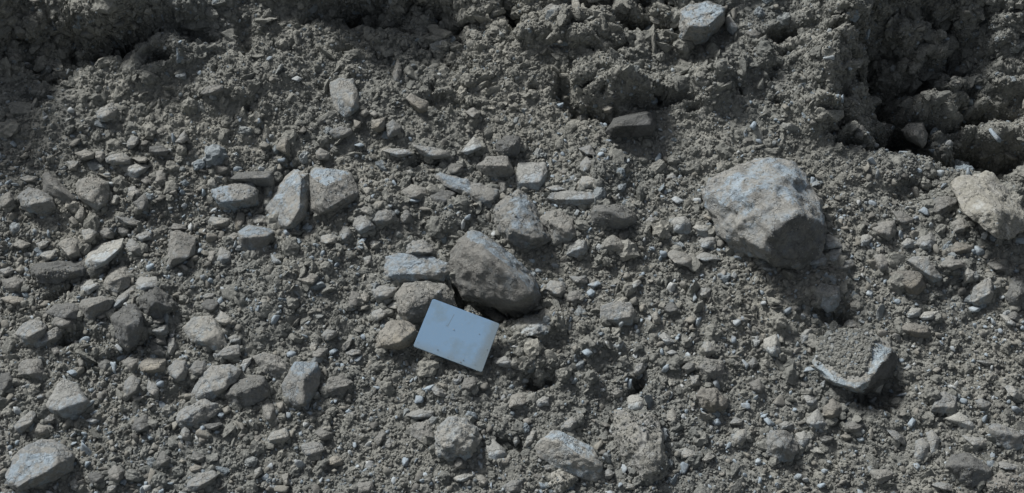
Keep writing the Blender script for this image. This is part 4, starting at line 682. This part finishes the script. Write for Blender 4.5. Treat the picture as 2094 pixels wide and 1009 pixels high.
def rand_rot(n, rg):
    q = rg.normal(size=(n, 4)); q /= np.linalg.norm(q, axis=1)[:, None]; w, x, y, z = q.T
    return np.stack([np.stack([1-2*(y*y+z*z), 2*(x*y-z*w), 2*(x*z+y*w)], -1), np.stack([2*(x*y+z*w), 1-2*(x*x+z*z), 2*(y*z-x*w)], -1), np.stack([2*(x*z-y*w), 2*(y*z+x*w), 1-2*(x*x+y*y)], -1)], 1)
def protos(n, lvl, angular, rough, seed):
    res = []
    for k in range(n):
        rg = np.random.default_rng(seed+k)
        ax = np.array([1, rg.uniform(.55, .95), rg.uniform(.35, .7)]) if angular else np.array([1, rg.uniform(.75, 1), rg.uniform(.6, .9)])
        if angular:
            pts = rg.normal(size=(8, 3)); pts /= np.linalg.norm(pts, axis=1)[:, None]; pts *= rg.uniform(.8, 1.1, (8, 1))
            V, F_ = polytope(list(pts*ax), lvl, 200, rough, seed+k, 1)
        else:
            u, F_ = ico(lvl); V = u*ax; V = V*(1+rough*(.28*fbm3(u+k*9.1, 1.6, 2, seed)+.16*fbm3(u+k*5.1, 4.5, 2, seed+7)))[:, None]
        res.append((V-V.mean(0), F_))
    return res
def scatter(name, n, size_fn, pr, m, seed, dens_fn, xr, sr, sink, avoid, label, smooth, ground_fn=None):
    rg = np.random.default_rng(seed)
    i0, i1 = np.searchsorted(ux, xr); j0, j1 = np.searchsorted(us, sr)
    w = CELL[j0:j1, i0:i1].ravel(); cum = np.cumsum(w); flat = np.searchsorted(cum, rg.uniform(0, cum[-1], n))
    jj = flat//(i1-i0)+j0; ii = flat % (i1-i0)+i0
    x = ux[ii]; s = us[jj]
    k = rg.uniform(size=n) < dens_fn(x, s); x, s, ii, jj = x[k], s[k], ii[k], jj[k]
    f1 = rg.uniform(size=(len(x), 1)); f2 = rg.uniform(size=(len(x), 1))
    p = G3[jj, ii]+(G3[jj, np.minimum(ii+1, nx_-1)]-G3[jj, ii])*f1+(G3[np.minimum(jj+1, ns_-1), ii]-G3[jj, ii])*f2
    nm = NRM[jj, ii]
    px, py = project(p); r = size_fn(rg, len(x), px, py)
    bad = inside_any(px, py, avoid); x, s, p, nm, r = x[~bad], s[~bad], p[~bad], nm[~bad], r[~bad]
    p = p+nm*(r*sink)[:, None]
    R = rand_rot(len(x), rg)
    # flat stones tend to lie down: blend random rotation towards the surface
    pick = rg.integers(0, len(pr), len(x)); VV = []; FF = []; off = 0
    for q, (V, F_) in enumerate(pr):
        idx = np.where(pick == q)[0]
        if not len(idx): continue
        vv = np.einsum('nij,vj->nvi', R[idx], V)*r[idx][:, None, None]+p[idx][:, None, :]
        ff = F_[None]+(np.arange(len(idx))*len(V))[:, None, None]+off
        VV.append(vv.reshape(-1, 3)); FF.append(ff.reshape(-1, 3)); off += len(idx)*len(V)
    print(name, len(x), off)
    return np.concatenate(VV), np.concatenate(FF)
def d_gravel(x, s):
    px, py = project(base_pt(x, s))
    low = np.clip((py-190-60*np.sin(px/330.))/190, 0.04, 1)
    left = np.exp(-((px-180)/330)**2-((py-430)/300)**2)
    fine = np.exp(-((px-520)/110)**2-((py-570)/60)**2)+np.exp(-((px-330)/170)**2-((py-170)/60)**2)+np.exp(-((px-1380)/120)**2-((py-300)/60)**2)
    cl = np.clip(.62+.8*fbm2(x, s, 6, 2, 303), .1, 1)
    return np.clip(low*cl*(.5+.75*left)*(1-.8*np.clip(fine, 0, 1)), .01, 1)
def s_gravel(rg, n, px, py):
    r = np.exp(rg.normal(math.log(.0056), .42, n)); return np.clip(r, .0025, .015)
V1, F1 = scatter('small', 90000, s_gravel, protos(14, 2, True, 1.0, 500), M_GRAVEL, 21, d_gravel, (-1.5, 1.5), (-.8, .75), .25, .88, '', True)
def s_big(rg, n, px, py): return np.clip(np.exp(rg.normal(math.log(.0100), .36, n)), .006, .022)
V2, F2 = scatter('med', 36000, s_big, protos(12, 3, True, 1.3, 700), M_GRAVEL, 23, lambda x, s: np.clip(d_gravel(x, s)*(.35+1.3*fbm2(x, s, 4, 2, 818)), .01, 1), (-1.5, 1.5), (-.8, .75), .08, 1.0, '', True)
VV = [V1, V2]; FF = [F1, F2+len(V1)]; off = len(V1)+len(V2)
for V, Fc in spare: VV.append(V); FF.append(Fc+off); off += len(V)
g = mesh_np('gravel', np.concatenate(VV), np.concatenate(FF), M_GRAVEL)
tag(g, 'loose small angular gravel strewn over the scree', 'gravel', kind='stuff')
def s_rb(rg, n, px, py): return np.clip(np.exp(rg.normal(math.log(.0102), .52, n)), .004, .032)
V6, F6 = scatter('rubble', 30000, s_rb, protos(14, 3, True, 2.2, 1700), M_CRUMB, 37, lambda x, s: np.clip(.45+1.1*fbm2(x, s, 5, 3, 707), .05, 1), (-1.5, 1.5), (-.8, 1.0), -.12, .92, '', True)
def s_cl(rg, n, px, py): return np.clip(np.exp(rg.normal(math.log(.0066), .48, n)), .003, .024)
V3, F3 = scatter('clods', 16000, s_cl, protos(10, 3, False, 1.5, 900), M_CRUMB, 31, lambda x, s: np.clip(.45+.9*fbm2(x, s, 5, 2, 404), .08, 1), (-1.5, 1.5), (-.8, .95), .0, .80, '', True)
def s_cr(rg, n, px, py): return np.clip(np.exp(rg.normal(math.log(.0021), .38, n)), .0011, .0055)
V4, F4 = scatter('crumbs', 340000, s_cr, protos(12, 1, False, 1.6, 1100), M_CRUMB, 33, lambda x, s: np.clip(.85+.3*fbm2(x, s, 5, 2, 505), .3, 1), (-1.35, 1.35), (-.72, .85), .25, .80, '', False)
# crumbs on the card, mostly towards its lower right, and soil banked against the feet of the rocks
# loose soil lying on top of the soil topped rock and some dusty rocks
def crumbs_on(r, poly, n, rmin, rmax, seed, patchy=None):
    rg = np.random.default_rng(seed); V, Fc = r
    bv = BVHTree.FromPolygons([Vector(v) for v in V], [tuple(int(i) for i in f) for f in Fc])
    o = np.array(poly); x0, y0 = o.min(0); x1, y1 = o.max(0); pr = protos(6, 1, False, 1.6, 1300); A = []; B = []; off = 0
    for q in range(n):
        px = rg.uniform(x0, x1); py = rg.uniform(y0, y1); ins = False
        for i in range(len(o)):
            a = o[i]; b = o[(i+1) % len(o)]
            if (a[1] > py) != (b[1] > py) and px < (b[0]-a[0])*(py-a[1])/(b[1]-a[1])+a[0]: ins = not ins
        if not ins: continue
        d = ray_dir(px, py); d = d/np.linalg.norm(d); hh = bv.ray_cast(Vector(CAM), Vector(d))
        if hh[0] is None: continue
        if patchy is not None and fbm3(np.array([hh[0][:]]), 26, 3, 44)[0]+rg.uniform(-.12, .12) < patchy: continue
        rr_ = rg.uniform(rmin, rmax)*rg.uniform(.5, 1); Vp, Fp = pr[q % 6]
        R = rand_rot(1, rg)[0]; A.append((Vp@R.T)*rr_+np.array(hh[0][:])+np.array(hh[1][:])*rr_*rg.uniform(0, .6)); B.append(Fp+off); off += len(Vp)
    return np.concatenate(A), np.concatenate(B)
def s_bk(rg, n, px, py): return np.clip(np.exp(rg.normal(math.log(.010), .5, n)), .004, .032)
V5, F5 = scatter('bank', 15000, s_bk, protos(12, 3, True, 3.0, 1500), M_CRUMB, 35, lambda x, s: steep(s)*ruggedness(x, s)*np.clip(.6+1.2*fbm2(x, s, 4, 2, 606), .05, 1), (-1.5, 1.5), (.2, 1.2), -.15, .9, '', True)
AV, AF = [V3, V4, V5, V6], [F3, F4+len(V3), F5+len(V3)+len(V4), F6+len(V3)+len(V4)+len(V5)]; off = len(V3)+len(V4)+len(V5)+len(V6)
CRUSTY = ('tall dusty', 'tall crumbly', 'rounded rough', 'long pale blue', 'dark crumbly', 'rounded tan', 'dusty grey rounded', 'pale dusty lump', 'large pale crumbly', 'tan crumbly', 'long dark lumpy')
rgb = np.random.default_rng(77); PB = protos(8, 2, False, 1.5, 1900)
for r, V, Fc in placed:
    if r['size'] < 24: continue
    o = np.array(r['out']); c = r['c']; q = np.roll(o, -1, 0); L = np.linalg.norm(q-o, axis=1)
    for k in range(len(o)):
        mid = (o[k]+q[k])/2
        for _ in range(int(L[k]/(3.4 if mid[1] > c[1] else 7))):
            p2 = c+(o[k]+(q[k]-o[k])*rgb.uniform()-c)*rgb.uniform(.97, 1.09)
            rr_ = float(np.clip(np.exp(rgb.normal(math.log(.0042), .45)), .002, .011)); tt = hit(*p2)
            if tt is None: continue
            Vp, Fp = PB[rgb.integers(0, 8)]; pos = CAM+ray_dir(*p2)*(tt-.004-rr_*.3)
            AV.append((Vp@rand_rot(1, rgb)[0].T)*rr_+pos); AF.append(Fp+off); off += len(Vp)
co = bpy.data.objects['card']; Mc = np.array(co.matrix_world)
for _ in range(16):
    u, v = rgb.beta(2.2, .7)*.12-.06, rgb.uniform(-.047, .045)
    if rgb.uniform() < .3: u, v = rgb.uniform(-.06, .06), -.047+rgb.uniform(0, .012)
    rr_ = rgb.uniform(.0004, .0010)
    pos = (Mc@np.array([u, v, .0035+rr_*.4, 1]))[:3]; Vp, Fp = PB[rgb.integers(0, 8)]
    AV.append(Vp*rr_+pos); AF.append(Fp+off); off += len(Vp)
for r, V, Fc in placed:
    o = np.array(r['out'])
    if r['label'].startswith('large rock capped with loose soil'):
        t = lambda a, b: (1554+a/2.891, 660+b/2.891)
        a, b = crumbs_on((V, Fc), [t(335, 215), t(330, 150), t(390, 85), t(500, 30), t(640, 45), t(700, 100), t(650, 150), t(648, 200), t(625, 255), t(635, 280), t(590, 318), t(540, 306), t(500, 318), t(450, 285), t(425, 255), t(375, 232)], 3000, .0015, .0062, 5)
        AV.append(a); AF.append(b+off); off += len(a)
        a, b = crumbs_on((V, Fc), [t(318, 235), t(322, 150), t(385, 70), t(500, 20), t(680, 50), t(740, 130), t(670, 190), t(640, 270), t(590, 330), t(500, 330), t(420, 280)], 420, .001, .003, 6)
    elif r['label'].startswith(CRUSTY):
        a, b = crumbs_on((V, Fc), o, int(r['area']*.06), .0010, .0036, 60+r['id'], .10)
    elif r['big'] and r['rough'] >= 2:
        a, b = crumbs_on((V, Fc), o, int(r['area']*.02), .0009, .0024, 60+r['id'])
    elif r['big'] and r['tone'] in 'gd':
        a, b = crumbs_on((V, Fc), o, int(r['area']*.02)+8, .0008, .0022, 60+r['id'])
    else: continue
    AV.append(a); AF.append(b+off); off += len(a)
g = mesh_np('soil_crumbs', np.concatenate(AV), np.concatenate(AF), M_CRUMB, smooth=False)
tag(g, 'loose crumbs and clods of grey brown soil covering the slope', 'soil', kind='stuff')
print([o['label'] for o in C.objects if 'label' in o and len(o['label'].replace('-',' ').split()) > 16])
print('things', len(placed), 'spare', len(spare))
